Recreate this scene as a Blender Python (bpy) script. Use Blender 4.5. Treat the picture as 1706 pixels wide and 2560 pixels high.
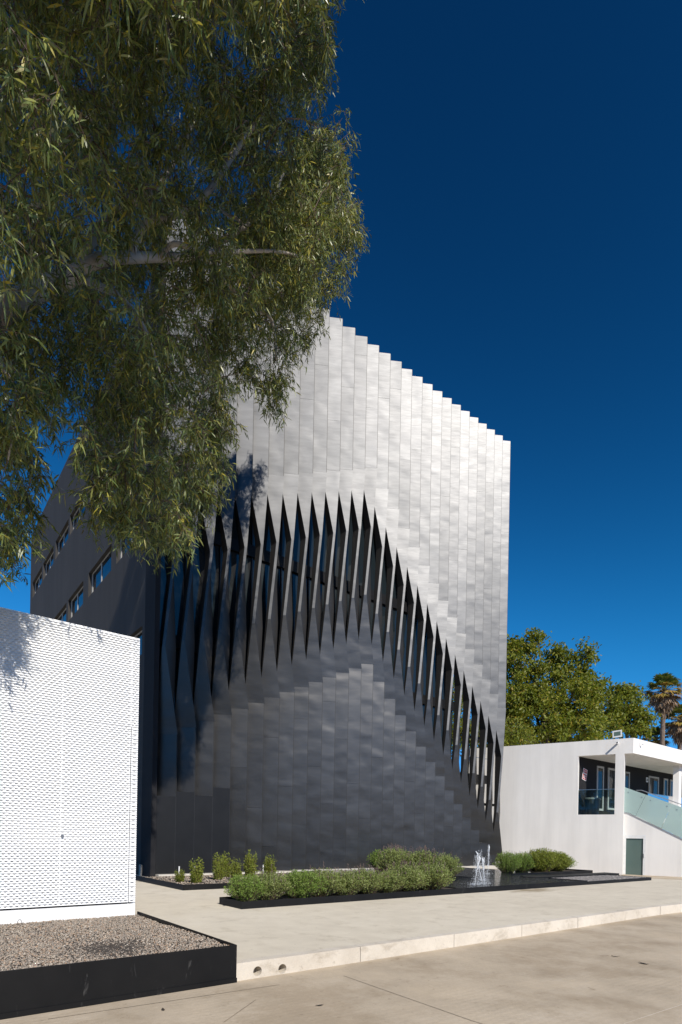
import bpy, math, random
import numpy as np
from mathutils import Matrix, Vector

for o in list(bpy.data.objects):
    bpy.data.objects.remove(o, do_unlink=True)
scene = bpy.context.scene
COL = scene.collection
R = math.radians

# ------------------------------------------------------------------ camera
EYE = 1.6
ROLL = R(1.05)
cam_d = bpy.data.cameras.new('camera')
cam_d.sensor_fit = 'HORIZONTAL'
cam_d.sensor_width = 36.0
cam_d.lens = 1429.0 / 1706.0 * 36.0
cam_d.shift_y = (2093.0 - 1280.0) / 1706.0
cam_d.clip_start = 0.1
cam_d.clip_end = 6000
cam = bpy.data.objects.new('camera', cam_d)
COL.objects.link(cam)
cr, sr = math.cos(ROLL), math.sin(ROLL)
cam.matrix_world = Matrix(((cr, -sr, 0, 0), (0, 0, -1, 0), (sr, cr, 0, EYE), (0, 0, 0, 1)))
scene.camera = cam

# ------------------------------------------------------------------ sky and sun
SUN_EL = R(38.5)
SUN_H = Vector((0.45, -0.893)).normalized()          # horizontal direction towards the sun
world = bpy.data.worlds.new('World')
scene.world = world
world.use_nodes = True
wn = world.node_tree
wn.nodes.clear()
w_out = wn.nodes.new('ShaderNodeOutputWorld')
w_bg = wn.nodes.new('ShaderNodeBackground')
w_sky = wn.nodes.new('ShaderNodeTexSky')
w_sky.sky_type = 'NISHITA'
w_sky.sun_disc = False
w_sky.sun_elevation = SUN_EL
w_sky.sun_rotation = math.atan2(SUN_H.x, SUN_H.y)
w_sky.altitude = 1500
w_sky.air_density = 1.0
w_sky.dust_density = 0.0
w_sky.ozone_density = 1.0
w_gam = wn.nodes.new('ShaderNodeGamma')               # deep clear-air blue with a soft shoulder, the same all round
w_gam.inputs['Gamma'].default_value = 2.6
w_bg.inputs['Strength'].default_value = 0.06


def w_vec(op, a, b):
    nd = wn.nodes.new('ShaderNodeVectorMath')
    nd.operation = op
    for s_, val in zip(nd.inputs, (a, b)):
        if hasattr(val, 'links'):
            wn.links.new(val, s_)
        else:
            s_.default_value = val
    return nd.outputs[0]


wn.links.new(w_sky.outputs[0], w_gam.inputs['Color'])
w_c = w_vec('MULTIPLY', w_gam.outputs[0], (0.090, 0.505, 0.352))
w_d = w_vec('ADD', w_vec('MULTIPLY', w_c, (0.40, 0.133, 0.05)), (1.0, 1.0, 1.0))
wn.links.new(w_vec('DIVIDE', w_c, w_d), w_bg.inputs['Color'])
wn.links.new(w_bg.outputs[0], w_out.inputs['Surface'])

sun_d = bpy.data.lights.new('sun', 'SUN')
sun_d.energy = 5.0
sun_d.angle = R(0.5)
sun_d.color = (1.0, 0.94, 0.855)
sun = bpy.data.objects.new('sun', sun_d)
COL.objects.link(sun)
SUN_DIR = Vector((SUN_H.x * math.cos(SUN_EL), SUN_H.y * math.cos(SUN_EL), math.sin(SUN_EL)))
sun.rotation_euler = SUN_DIR.to_track_quat('Z', 'Y').to_euler()
sun.location = (20, -40, 40)

vs = scene.view_settings
scene.display_settings.display_device = 'sRGB'
vs.view_transform = 'Standard'
vs.look = 'None'
vs.exposure = 0.1
vs.gamma = 1.0
vs.use_curve_mapping = False
scene.render.engine = 'CYCLES'
scene.render.resolution_x = 682
scene.render.resolution_y = 1024
scene.cycles.max_bounces = 6
scene.cycles.transparent_max_bounces = 8

rng = random.Random(7)
nrg = np.random.default_rng(11)

# ------------------------------------------------------------------ frames
GR = math.atan2(0.616, 0.788)                         # direction of the street grid
dR = np.array([math.cos(GR), math.sin(GR), 0.0])
dL = np.array([-dR[1], dR[0], 0.0])
O3 = np.array([-2.118, 12.323, 0.0])                  # near corner of the long planter
A3 = np.array([-6.833, 20.862, 0.0])                  # foot of the metal facade, left end
C3 = np.array([15.622, 32.0, 0.0])                    # pier of the white building
W1 = np.array([0.855, -0.518, 0.0]); W1 /= np.linalg.norm(W1)
WN = np.array([-W1[1], W1[0], 0.0])
WROT = math.atan2(W1[1], W1[0])


def G(a, b, z=0.0):
    return tuple(O3 + a * dR + b * dL + np.array([0, 0, z]))


FPX, CXP, CYP = 1429.0, 853.0, 2093.0


def ray(x, y):
    u = (x - CXP) / FPX
    v = -(y - CYP) / FPX
    return np.array([u * cr - v * sr, 1.0, u * sr + v * cr])


def at(x, y, depth):
    return np.array([0, 0, EYE]) + ray(x, y) * depth


def proj(p):
    p = np.asarray(p, float) - np.array([0, 0, EYE])
    X = p[..., 0] / p[..., 1]
    Z = p[..., 2] / p[..., 1]
    return CXP + (X * cr + Z * sr) * FPX, CYP - (-X * sr + Z * cr) * FPX


# ------------------------------------------------------------------ mesh helpers
class MB:
    def __init__(self):
        self.v, self.f, self.m = [], [], []

    def add(self, verts, faces, mi=0):
        n = len(self.v)
        self.v += [tuple(map(float, p)) for p in verts]
        for fc in faces:
            self.f.append(tuple(i + n for i in fc))
            self.m.append(mi)
        return self

    def box(self, x0, x1, y0, y1, z0, z1, mi=0):
        vs_ = [(x0, y0, z0), (x1, y0, z0), (x1, y1, z0), (x0, y1, z0), (x0, y0, z1), (x1, y0, z1), (x1, y1, z1), (x0, y1, z1)]
        return self.add(vs_, [(3, 2, 1, 0), (4, 5, 6, 7), (0, 1, 5, 4), (1, 2, 6, 5), (2, 3, 7, 6), (3, 0, 4, 7)], mi)

    def prism(self, poly, z0, z1, mi=0):            # polygon in xy, ccw
        n = len(poly)
        vs_ = [(p[0], p[1], z0) for p in poly] + [(p[0], p[1], z1) for p in poly]
        fs = [tuple(range(n - 1, -1, -1)), tuple(range(n, 2 * n))]
        fs += [(i, (i + 1) % n, n + (i + 1) % n, n + i) for i in range(n)]
        return self.add(vs_, fs, mi)

    def prism_y(self, poly, y0, y1, mi=0):          # polygon in xz
        n = len(poly)
        vs_ = [(p[0], y0, p[1]) for p in poly] + [(p[0], y1, p[1]) for p in poly]
        fs = [tuple(range(n)), tuple(range(2 * n - 1, n - 1, -1))]
        fs += [((i + 1) % n, i, n + i, n + (i + 1) % n) for i in range(n)]
        return self.add(vs_, fs, mi)

    def tube(self, pts, rad, n=8, mi=0, cap=True):
        pts = [Vector(p) for p in pts]
        rings = []
        ref = None
        for i, p in enumerate(pts):
            t = (pts[min(i + 1, len(pts) - 1)] - pts[max(i - 1, 0)]).normalized()
            if ref is None:
                ref = Vector((0, 0, 1)) if abs(t.z) < 0.9 else Vector((1, 0, 0))
            s = t.cross(ref)
            if s.length < 1e-4:
                s = t.cross(Vector((0.3, 0.9, 0.2)))
            s.normalize()
            u = s.cross(t).normalized()
            ref = u
            r = rad[i] if hasattr(rad, '__len__') else rad
            rings.append([p + (s * math.cos(2 * math.pi * k / n) + u * math.sin(2 * math.pi * k / n)) * r for k in range(n)])
        vs_ = [q for rg in rings for q in rg]
        fs = []
        for i in range(len(rings) - 1):
            for k in range(n):
                k2 = (k + 1) % n
                fs.append((i * n + k2, i * n + k, (i + 1) * n + k, (i + 1) * n + k2))
        if cap:
            fs.append(tuple(range(n)))
            fs.append(tuple(range(len(vs_) - 1, len(vs_) - 1 - n, -1)))
        return self.add(vs_, fs, mi)

    def build(self, name, mats, parent=None, loc=None, rotz=0.0, smooth=False):
        me = bpy.data.meshes.new(name)
        me.from_pydata(self.v, [], self.f)
        for m in (mats if isinstance(mats, (list, tuple)) else [mats]):
            me.materials.append(m)
        if max(self.m, default=0) > 0:
            me.polygons.foreach_set('material_index', self.m)
        if smooth:
            me.polygons.foreach_set('use_smooth', [True] * len(me.polygons))
        me.update()
        return link(name, me, parent, loc, rotz)


def link(name, me, parent=None, loc=None, rotz=0.0):
    o = bpy.data.objects.new(name, me)
    COL.objects.link(o)
    if parent is not None:
        o.parent = parent
    if loc is not None:
        o.location = loc
    if rotz:
        o.rotation_euler = (0, 0, rotz)
    return o


def np_mesh(name, verts, tris, mats, parent=None, loc=None, rotz=0.0, smooth=False, mi=None):
    me = bpy.data.meshes.new(name)
    verts = np.asarray(verts, np.float32)
    tris = np.asarray(tris, np.int32)
    me.vertices.add(len(verts))
    me.vertices.foreach_set('co', verts.ravel())
    me.loops.add(tris.size)
    me.loops.foreach_set('vertex_index', tris.ravel())
    me.polygons.add(len(tris))
    me.polygons.foreach_set('loop_start', np.arange(0, tris.size, 3, dtype=np.int32))
    me.polygons.foreach_set('loop_total', np.full(len(tris), 3, np.int32))
    for m in (mats if isinstance(mats, (list, tuple)) else [mats]):
        me.materials.append(m)
    if mi is not None:
        me.polygons.foreach_set('material_index', np.asarray(mi, np.int32))
    if smooth:
        me.polygons.foreach_set('use_smooth', np.ones(len(tris), bool))
    me.update(calc_edges=True)
    return link(name, me, parent, loc, rotz)


def empty(name, loc, rotz=0.0):
    o = bpy.data.objects.new(name, None)
    COL.objects.link(o)
    o.location = loc
    o.rotation_euler = (0, 0, rotz)
    o.empty_display_size = 0.3
    return o


def tag(o, label, cat, group=None):
    o['label'] = label
    o['category'] = cat
    if group:
        o['group'] = group
    return o


def struct(o):
    o['kind'] = 'structure'
    return o


def stuff(o):
    o['kind'] = 'stuff'
    return o


# ------------------------------------------------------------------ materials
class NT:
    def __init__(self, name):
        self.mat = bpy.data.materials.new(name)
        self.mat.use_nodes = True
        self.t = self.mat.node_tree
        self.b = self.t.nodes['Principled BSDF']

    def n(self, typ, **kw):
        nd = self.t.nodes.new(typ)
        for k, v in kw.items():
            if k in nd.inputs.keys():
                nd.inputs[k].default_value = v
            else:
                setattr(nd, k, v)
        return nd

    def l(self, a, b):
        self.t.links.new(a, b)

    def pos(self, scale=(1, 1, 1), rot=0.0, space='world'):
        mp = self.n('ShaderNodeMapping')
        mp.inputs['Scale'].default_value = scale
        mp.inputs['Rotation'].default_value = (0, 0, rot)
        if space == 'world':
            g = self.n('ShaderNodeNewGeometry')
            self.l(g.outputs['Position'], mp.inputs['Vector'])
        else:
            g = self.n('ShaderNodeTexCoord')
            self.l(g.outputs['Object'], mp.inputs['Vector'])
        return mp.outputs[0]

    def noise(self, vec, scale, detail=4.0, rough=0.55, dist=0.0):
        nd = self.n('ShaderNodeTexNoise')
        nd.inputs['Scale'].default_value = scale
        nd.inputs['Detail'].default_value = detail
        nd.inputs['Roughness'].default_value = rough
        nd.inputs['Distortion'].default_value = dist
        if vec is not None:
            self.l(vec, nd.inputs['Vector'])
        return nd.outputs['Fac']

    def ramp(self, fac, stops):
        nd = self.n('ShaderNodeValToRGB')
        el = nd.color_ramp.elements
        while len(el) < len(stops):
            el.new(0.5)
        for e, (p, c) in zip(el, stops):
            e.position = p
            e.color = (c[0], c[1], c[2], 1) if hasattr(c, '__len__') else (c, c, c, 1)
        self.l(fac, nd.inputs['Fac'])
        return nd.outputs['Color']

    def mix(self, fac, a, b, typ='MIX'):
        nd = self.n('ShaderNodeMix', data_type='RGBA', blend_type=typ)
        for sock, val in ((nd.inputs['Factor'], fac), (nd.inputs['A'], a), (nd.inputs['B'], b)):
            pass
        ins = [s for s in nd.inputs if s.enabled]
        for s, val in zip(ins, (fac, a, b)):
            if hasattr(val, 'links'):
                self.l(val, s)
            elif hasattr(val, '__len__'):
                s.default_value = (val[0], val[1], val[2], 1)
            else:
                s.default_value = val
        return [s for s in nd.outputs if s.enabled][0]

    def math(self, op, a, b=0.0):
        nd = self.n('ShaderNodeMath', operation=op)
        for s, val in zip(nd.inputs, (a, b)):
            if hasattr(val, 'links'):
                self.l(val, s)
            else:
                s.default_value = val
        return nd.outputs[0]

    def bump(self, height, strength=0.5, dist=0.01, normal=None):
        nd = self.n('ShaderNodeBump')
        nd.inputs['Strength'].default_value = strength
        nd.inputs['Distance'].default_value = dist
        self.l(height, nd.inputs['Height'])
        if normal is not None:
            self.l(normal, nd.inputs['Normal'])
        return nd.outputs[0]

    def set(self, **kw):
        for k, v in kw.items():
            k = k.replace('_', ' ')
            s = self.b.inputs[k]
            if hasattr(v, 'links'):
                self.l(v, s)
            elif hasattr(v, '__len__') and len(v) == 3 and s.type == 'RGBA':
                s.default_value = (v[0], v[1], v[2], 1)
            else:
                s.default_value = v
        return self


def simple(name, col, rough=0.6, metal=0.0, var=0.12, scale=3.0, bumpd=0.0, bscale=40.0, spec=0.5):
    m = NT(name)
    p = m.pos()
    nz = m.noise(p, scale, 5)
    c = m.ramp(nz, [(0.25, [x * (1 - var) for x in col]), (0.75, [min(1, x * (1 + var)) for x in col])])
    m.set(Base_Color=c, Roughness=rough, Metallic=metal, Specular_IOR_Level=spec)
    if bumpd:
        m.set(Normal=m.bump(m.noise(p, bscale, 3), 0.6, bumpd))
    return m.mat


def metal_mat(name, col, rough, bump, streak):
    """sheet metal that is slightly dished between its fixings, rolled grain across"""
    m = NT(name)
    oi = m.n('ShaderNodeObjectInfo')
    g = m.n('ShaderNodeNewGeometry')
    add = m.n('ShaderNodeVectorMath', operation='ADD')
    sc = m.n('ShaderNodeVectorMath', operation='SCALE')
    comb = m.n('ShaderNodeCombineXYZ')
    m.l(oi.outputs['Random'], comb.inputs[0])
    m.l(oi.outputs['Random'], comb.inputs[2])
    m.l(comb.outputs[0], sc.inputs[0])
    sc.inputs['Scale'].default_value = 0.15
    m.l(g.outputs['Position'], add.inputs[0])
    m.l(sc.outputs[0], add.inputs[1])

    def mapped(scale):
        mp = m.n('ShaderNodeMapping')
        mp.inputs['Rotation'].default_value = (0, 0, -GR)
        mp.inputs['Scale'].default_value = scale
        m.l(add.outputs[0], mp.inputs['Vector'])
        return mp.outputs[0]
    big = m.noise(mapped((1.0, 1.0, 1.6)), 1.0, 0.4, 0.4, 0.3)
    mid = m.noise(mapped((1.1, 1.1, 3.2)), 1.0, 2, 0.5, 0.5)
    fine = m.noise(mapped((1.5, 1.5, 28.0)), 1.0, 3, 0.6, 0.4)
    val = m.ramp(m.noise(mapped((1.0, 1.0, 5.0)), 1.0, 4, 0.6, 0.6), [(0.3, 1 - streak), (0.7, 1 + streak * 0.5)])
    base = m.mix(1.0, col, val, 'MULTIPLY')
    tone = m.math('ADD', m.math('MULTIPLY', oi.outputs['Random'], 0.16), 0.92)
    tcol = m.n('ShaderNodeCombineColor')
    for i in range(3):
        m.l(tone, tcol.inputs[i])
    base = m.mix(1.0, base, tcol.outputs[0], 'MULTIPLY')
    rg = m.math('ADD', m.math('MULTIPLY', fine, 0.10), rough - 0.05)
    n1 = m.bump(big, 1.0, bump)
    n2 = m.bump(mid, 1.0, bump * 0.05, n1)
    n3 = m.bump(fine, 0.4, bump * 0.012, n2)
    m.set(Base_Color=base, Metallic=1.0, Roughness=rg, Normal=n3)
    return m.mat


M = {}
M['silver'] = metal_mat('zinc_sheet', (0.106, 0.107, 0.109), 0.48, 0.022, 0.12)
M['graphite'] = metal_mat('graphite_sheet', (0.098, 0.095, 0.092), 0.365, 0.026, 0.06)
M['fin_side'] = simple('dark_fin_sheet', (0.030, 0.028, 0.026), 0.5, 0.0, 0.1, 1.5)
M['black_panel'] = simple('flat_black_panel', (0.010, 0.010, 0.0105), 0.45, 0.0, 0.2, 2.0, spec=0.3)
m = NT('black_steel')
p = m.pos(rot=-GR)
sc1 = m.ramp(m.noise(m.pos((7, 7, 1.2), rot=0.0), 1.6, 6, 0.72, 0.6), [(0.61, (0.005, 0.005, 0.0053)), (0.78, (0.08, 0.078, 0.075))])
sc2 = m.ramp(m.noise(p, 26, 4, 0.7), [(0.70, (0.0, 0.0, 0.0)), (0.80, (0.05, 0.048, 0.045))])
dust = m.ramp(m.noise(p, 1.1, 5, 0.6), [(0.4, (0.0, 0.0, 0.0)), (0.8, (0.006, 0.0055, 0.005))])
m.set(Base_Color=m.mix(1.0, m.mix(1.0, sc1, sc2, 'ADD'), dust, 'ADD'), Roughness=0.55, Specular_IOR_Level=0.22, Normal=m.bump(m.noise(p, 2.5, 3), 0.4, 0.006))
M['black_steel'] = m.mat
M['black_frame'] = simple('black_frame', (0.012, 0.012, 0.013), 0.5)
M['white_frame'] = simple('white_frame', (0.72, 0.72, 0.70), 0.45)
M['grey_frame'] = simple('grey_window_frame', (0.36, 0.35, 0.33), 0.5)
M['steel'] = simple('brushed_steel', (0.5, 0.5, 0.5), 0.3, 1.0)
M['charcoal'] = simple('charcoal_paint', (0.018, 0.018, 0.020), 0.8, spec=0.15)
M['white_paint'] = simple('white_paint', (0.80, 0.80, 0.79), 0.45, 0, 0.02)
M['backing'] = simple('backing_board', (0.74, 0.75, 0.77), 0.8)


def stucco(name, col, var, bump):
    m = NT(name)
    p = m.pos()
    big = m.noise(p, 0.35, 6, 0.6)
    streak = m.noise(m.pos((1.4, 1.4, 0.12)), 1.2, 4, 0.6)
    c1 = m.ramp(big, [(0.3, [x * (1 - var) for x in col]), (0.7, col)])
    c2 = m.ramp(streak, [(0.3, (1 - var * 1.3,) * 3), (0.62, (1, 1, 1))])
    c = m.mix(1.0, c1, c2, 'MULTIPLY')
    m.set(Base_Color=c, Roughness=0.85, Normal=m.bump(m.noise(p, 35, 4, 0.6), 0.5, bump))
    return m.mat


M['stucco_white'] = stucco('white_stucco', (0.81, 0.785, 0.745), 0.09, 0.004)
M['stucco_dark'] = stucco('dark_grey_stucco', (0.040, 0.037, 0.035), 0.2, 0.004)


def glass_mat(name, col, rough=0.04):
    m = NT(name)
    m.set(Base_Color=col, Roughness=rough, Specular_IOR_Level=0.45, Metallic=0.0,
          Normal=m.bump(m.noise(m.pos(), 0.8, 2), 0.3, 0.02))
    return m.mat


M['glass'] = glass_mat('window_glass', (0.012, 0.018, 0.022))
M['glass_green'] = glass_mat('green_door_glass', (0.10, 0.145, 0.13), 0.12)
m = NT('frosted_glass')
m.set(Base_Color=(0.50, 0.64, 0.60), Roughness=0.35, Transmission_Weight=0.35, IOR=1.3)
M['frosted'] = m.mat
m = NT('clear_glass')
tr = m.n('ShaderNodeBsdfTransparent'); tr.inputs[0].default_value = (0.82, 0.92, 0.9, 1)
gl = m.n('ShaderNodeBsdfGlossy'); gl.inputs['Roughness'].default_value = 0.03
fr = m.n('ShaderNodeFresnel'); fr.inputs[0].default_value = 1.5
mx = m.n('ShaderNodeMixShader')
m.l(fr.outputs[0], mx.inputs[0]); m.l(tr.outputs[0], mx.inputs[1]); m.l(gl.outputs[0], mx.inputs[2])
m.l(mx.outputs[0], m.t.nodes['Material Output'].inputs['Surface'])
M['clear'] = m.mat


def concrete(name, base, dark, light, score=False, wet=None, dirt=0.0):
    m = NT(name)
    p = m.pos(rot=-GR)
    big = m.noise(p, 0.22, 6, 0.62, 0.4)
    mid = m.noise(p, 1.7, 6, 0.65, 0.2)
    fine = m.noise(p, 60, 3, 0.6)
    c = m.ramp(big, [(0.3, dark), (0.5, base), (0.72, light)])
    c = m.mix(0.55, c, m.ramp(mid, [(0.3, dark), (0.55, base), (0.75, light)]))
    speck = m.ramp(m.noise(p, 9, 3, 0.7), [(0.27, (0.55, 0.53, 0.5)), (0.36, (1, 1, 1))])
    c = m.mix(0.5, c, speck, 'MULTIPLY')
    c = m.mix(0.25, c, m.ramp(fine, [(0.3, (0.7, 0.7, 0.7)), (0.7, (1.1, 1.1, 1.1))]), 'MULTIPLY')
    if dirt:
        dn = m.ramp(m.noise(m.pos((1, 1, 1.6), rot=-GR), 1.9, 7, 0.72, 0.3), [(0.34, (0.56, 0.52, 0.46)), (0.46, (1, 1, 1))])
        c = m.mix(dirt, c, dn, 'MULTIPLY')
    nrm = m.bump(fine, 0.5, 0.004)
    nrm = m.bump(mid, 0.4, 0.02, nrm)
    if score:
        # pressed rib pattern with long cast joints
        w = m.n('ShaderNodeTexWave', wave_type='BANDS', bands_direction='X')
        w.inputs['Scale'].default_value = 3.4
        w.inputs['Distortion'].default_value = 3.0
        w.inputs['Detail'].default_value = 2
        w.inputs['Detail Scale'].default_value = 0.6
        m.l(p, w.inputs['Vector'])
        w2 = m.n('ShaderNodeTexWave', wave_type='BANDS', bands_direction='Y')
        w2.inputs['Scale'].default_value = 3.4
        w2.inputs['Distortion'].default_value = 2.5
        w2.inputs['Detail Scale'].default_value = 0.5
        m.l(p, w2.inputs['Vector'])
        h = m.math('MULTIPLY', w.outputs['Fac'], w2.outputs['Fac'])
        keep = m.ramp(m.noise(p, 0.45, 3), [(0.35, 0.1), (0.6, 1.0)])
        h = m.math('MULTIPLY', h, keep)
        nrm = m.bump(h, 0.4, 0.005, nrm)
        c = m.mix(0.06, c, m.ramp(h, [(0.0, (0.82, 0.8, 0.77)), (0.5, (1.06, 1.06, 1.06))]), 'MULTIPLY')
        patch = m.ramp(m.noise(p, 0.7, 8, 0.7, 0.1), [(0.40, (0.80, 0.77, 0.73)), (0.52, (1, 1, 1)), (0.66, (1.12, 1.11, 1.09))])
        c = m.mix(0.8, c, patch, 'MULTIPLY')
        spots = m.ramp(m.noise(p, 2.8, 6, 0.72, 0.2), [(0.30, (0.60, 0.57, 0.52)), (0.36, (1, 1, 1))])
        c = m.mix(0.7, c, spots, 'MULTIPLY')
    if wet:
        # water stain where the pool overflows
        sub = m.n('ShaderNodeVectorMath', operation='SUBTRACT')
        m.l(p, sub.inputs[0]); sub.inputs[1].default_value = wet[0]
        sc = m.n('ShaderNodeVectorMath', operation='MULTIPLY')
        m.l(sub.outputs[0], sc.inputs[0]); sc.inputs[1].default_value = (1 / wet[1], 1 / wet[2], 0.0)
        ln = m.n('ShaderNodeVectorMath', operation='LENGTH')
        m.l(sc.outputs[0], ln.inputs[0])
        dd = m.math('ADD', ln.outputs['Value'], m.math('MULTIPLY', m.math('SUBTRACT', m.noise(p, 2.6, 4), 0.5), 1.6))
        c = m.mix(1.0, c, m.ramp(dd, [(0.35, (0.55, 0.50, 0.42)), (1.0, (1, 1, 1))]), 'MULTIPLY')
    m.set(Base_Color=c, Roughness=0.9, Normal=nrm, Specular_IOR_Level=0.3)
    return m.mat


ogr = Matrix.Rotation(-GR, 3, 'Z') @ Vector(G(10.3, -0.35))
M['pavement'] = concrete('pavement_concrete', (0.63, 0.565, 0.452), (0.53, 0.47, 0.372), (0.70, 0.635, 0.52), dirt=0.3, wet=(tuple(ogr), 1.3, 0.55))
M['road'] = concrete('road_concrete', (0.465, 0.385, 0.285), (0.375, 0.31, 0.228), (0.545, 0.465, 0.36), score=True)
M['kerb'] = concrete('kerb_concrete', (0.62, 0.56, 0.47), (0.48, 0.42, 0.34), (0.72, 0.66, 0.57), dirt=0.5)
M['ground'] = concrete('ground_earth', (0.30, 0.26, 0.20), (0.24, 0.20, 0.15), (0.36, 0.31, 0.25))
M['joint'] = simple('dirty_joint', (0.20, 0.16, 0.115), 0.95, 0, 0.5, 9)
M['soil'] = simple('soil', (0.05, 0.038, 0.028), 0.95, 0, 0.4, 12, 0.02, 30)
M['ledge'] = concrete('ledge_concrete', (0.50, 0.47, 0.42), (0.4, 0.37, 0.32), (0.58, 0.55, 0.5))


def stones(name, cols):
    m = NT(name)
    g = m.n('ShaderNodeNewGeometry')
    c = m.ramp(g.outputs['Random Per Island'], [(i / (len(cols) - 1), cc) for i, cc in enumerate(cols)])
    m.set(Base_Color=c, Roughness=0.85)
    return m.mat


M['gravel'] = stones('gravel_stones', [(0.14, 0.12, 0.10), (0.32, 0.27, 0.215), (0.23, 0.20, 0.165), (0.44, 0.37, 0.29), (0.28, 0.24, 0.20), (0.38, 0.25, 0.16), (0.54, 0.48, 0.40)])
M['gravel_grey'] = stones('grey_gravel_stones', [(0.12, 0.11, 0.11), (0.28, 0.26, 0.25), (0.20, 0.19, 0.18), (0.36, 0.33, 0.31)])


def leaf_mat(name, cols, transl=0.35, rough=0.5, tcol=None):
    m = NT(name)
    g = m.n('ShaderNodeNewGeometry')
    c = m.ramp(g.outputs['Random Per Island'], [(i / (len(cols) - 1), cc) for i, cc in enumerate(cols)])
    m.set(Base_Color=c, Roughness=rough, Specular_IOR_Level=0.35)
    tb = m.n('ShaderNodeBsdfTranslucent')
    m.l(m.mix(1.0, c, tcol or (1.3, 1.35, 0.6), 'MULTIPLY'), tb.inputs['Color'])
    mx_ = m.n('ShaderNodeMixShader')
    mx_.inputs[0].default_value = transl
    m.l(m.b.outputs[0], mx_.inputs[1])
    m.l(tb.outputs[0], mx_.inputs[2])
    m.l(mx_.outputs[0], m.t.nodes['Material Output'].inputs['Surface'])
    return m.mat


M['euc_leaf'] = leaf_mat('eucalyptus_leaf', [(0.085, 0.125, 0.032), (0.19, 0.235, 0.075), (0.05, 0.075, 0.02), (0.30, 0.31, 0.085), (0.10, 0.14, 0.038), (0.35, 0.29, 0.04), (0.25, 0.30, 0.13), (0.085, 0.06, 0.028)], 0.2, 0.36)
M['bush_leaf'] = leaf_mat('bush_leaf', [(0.18, 0.27, 0.05), (0.24, 0.34, 0.07), (0.14, 0.22, 0.045), (0.31, 0.39, 0.11)], 0.42, 0.55)
M['bush_leaf_grey'] = leaf_mat('grey_green_bush_leaf', [(0.24, 0.29, 0.085), (0.31, 0.36, 0.13), (0.18, 0.23, 0.07), (0.38, 0.41, 0.17)], 0.42, 0.6)
M['rosemary_leaf'] = leaf_mat('upright_shrub_leaf', [(0.20, 0.25, 0.04), (0.28, 0.31, 0.05), (0.16, 0.20, 0.03), (0.33, 0.33, 0.07)], 0.42, 0.55)
M['dry_spike'] = leaf_mat('dry_flower_spike', [(0.17, 0.12, 0.10), (0.24, 0.18, 0.15), (0.20, 0.14, 0.14)], 0.2, 0.8, (1, 1, 1))
M['broad_leaf'] = leaf_mat('broad_tree_leaf', [(0.12, 0.155, 0.018), (0.19, 0.22, 0.025), (0.08, 0.115, 0.015), (0.27, 0.26, 0.03), (0.14, 0.18, 0.02), (0.30, 0.22, 0.03)], 0.36, 0.5)
M['palm_leaf'] = leaf_mat('palm_leaf', [(0.08, 0.13, 0.03), (0.14, 0.19, 0.045), (0.24, 0.23, 0.06)], 0.2, 0.4)
M['palm_mid'] = leaf_mat('yellowing_palm_leaf', [(0.38, 0.25, 0.05), (0.24, 0.21, 0.05), (0.45, 0.27, 0.07)], 0.2, 0.6)
M['palm_dead'] = leaf_mat('dead_palm_leaf', [(0.30, 0.20, 0.12), (0.42, 0.30, 0.20), (0.20, 0.13, 0.08)], 0.1, 0.8, (1, 1, 1))
M['palm_trunk'] = simple('palm_bark', (0.16, 0.115, 0.085), 0.9, 0, 0.4, 6, 0.05, 9)


def bark(name, a, b_):
    m = NT(name)
    p = m.pos((1, 1, 0.5))
    c = m.ramp(m.noise(p, 3.0, 5, 0.6, 0.8), [(0.3, a), (0.6, b_)])
    m.set(Base_Color=c, Roughness=0.75, Normal=m.bump(m.noise(p, 14, 4), 0.5, 0.01))
    return m.mat


M['euc_bark'] = bark('smooth_pale_bark', (0.20, 0.165, 0.13), (0.42, 0.37, 0.31))
M['twig'] = bark('twig_bark', (0.09, 0.06, 0.045), (0.16, 0.11, 0.08))
M['dark_bark'] = bark('dark_bark', (0.07, 0.055, 0.04), (0.14, 0.11, 0.08))
m = NT('pool_water')
p = m.pos(rot=-GR)
h1 = m.noise(p, 3.2, 3, 0.6, 1.2)
h2 = m.noise(p, 13, 3, 0.6, 0.8)
m.set(Base_Color=(0.006, 0.008, 0.009), Roughness=0.03, Specular_IOR_Level=0.6, Normal=m.bump(h2, 0.9, 0.05, m.bump(h1, 0.9, 0.22)))
M['water'] = m.mat
m = NT('spray_water')
m.set(Base_Color=(0.9, 0.93, 0.96), Roughness=0.25, Transmission_Weight=0.35, IOR=1.2)
M['spray'] = m.mat
M['bin'] = simple('grey_bin_plastic', (0.05, 0.055, 0.06), 0.5)
M['bin_lid'] = simple('bin_bag_rim', (0.25, 0.26, 0.24), 0.5)
M['sign_red'] = simple('sign_red', (0.45, 0.02, 0.03), 0.5)
M['debris'] = simple('dry_leaf_litter', (0.06, 0.045, 0.03), 0.9, 0, 0.4)
M['dark_hole'] = simple('drain_bore', (0.30, 0.26, 0.21), 0.9)

# ================================================================== ground
g = MB().add([(-2500, -2500, -0.224), (2500, -2500, -0.224), (2500, 2500, -0.224), (-2500, 2500, -0.224)], [(0, 1, 2, 3)])
struct(g.build('ground', M['ground']))
g = MB().add([G(-60, -40, -0.213), G(70, -40, -0.213), G(70, 10, -0.213), G(-60, 10, -0.213)], [(0, 1, 2, 3)])
struct(g.build('road', M['road']))

# kerb line in grid coordinates: straight, then curving out to the right
KB = -4.65
kerb_line = [(-40.0, KB), (-2.6, KB)]
k_a = [-0.55, 1.5, 3.42, 5.4, 7.4, 9.3]
kerb_line += [(a, KB) for a in k_a]
rad, ca, cb = 14.0, 9.3, KB - 14.0
for i in range(1, 12):
    th = i * 0.11
    kerb_line.append((ca + rad * math.sin(th), cb + rad * math.cos(th)))


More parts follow.
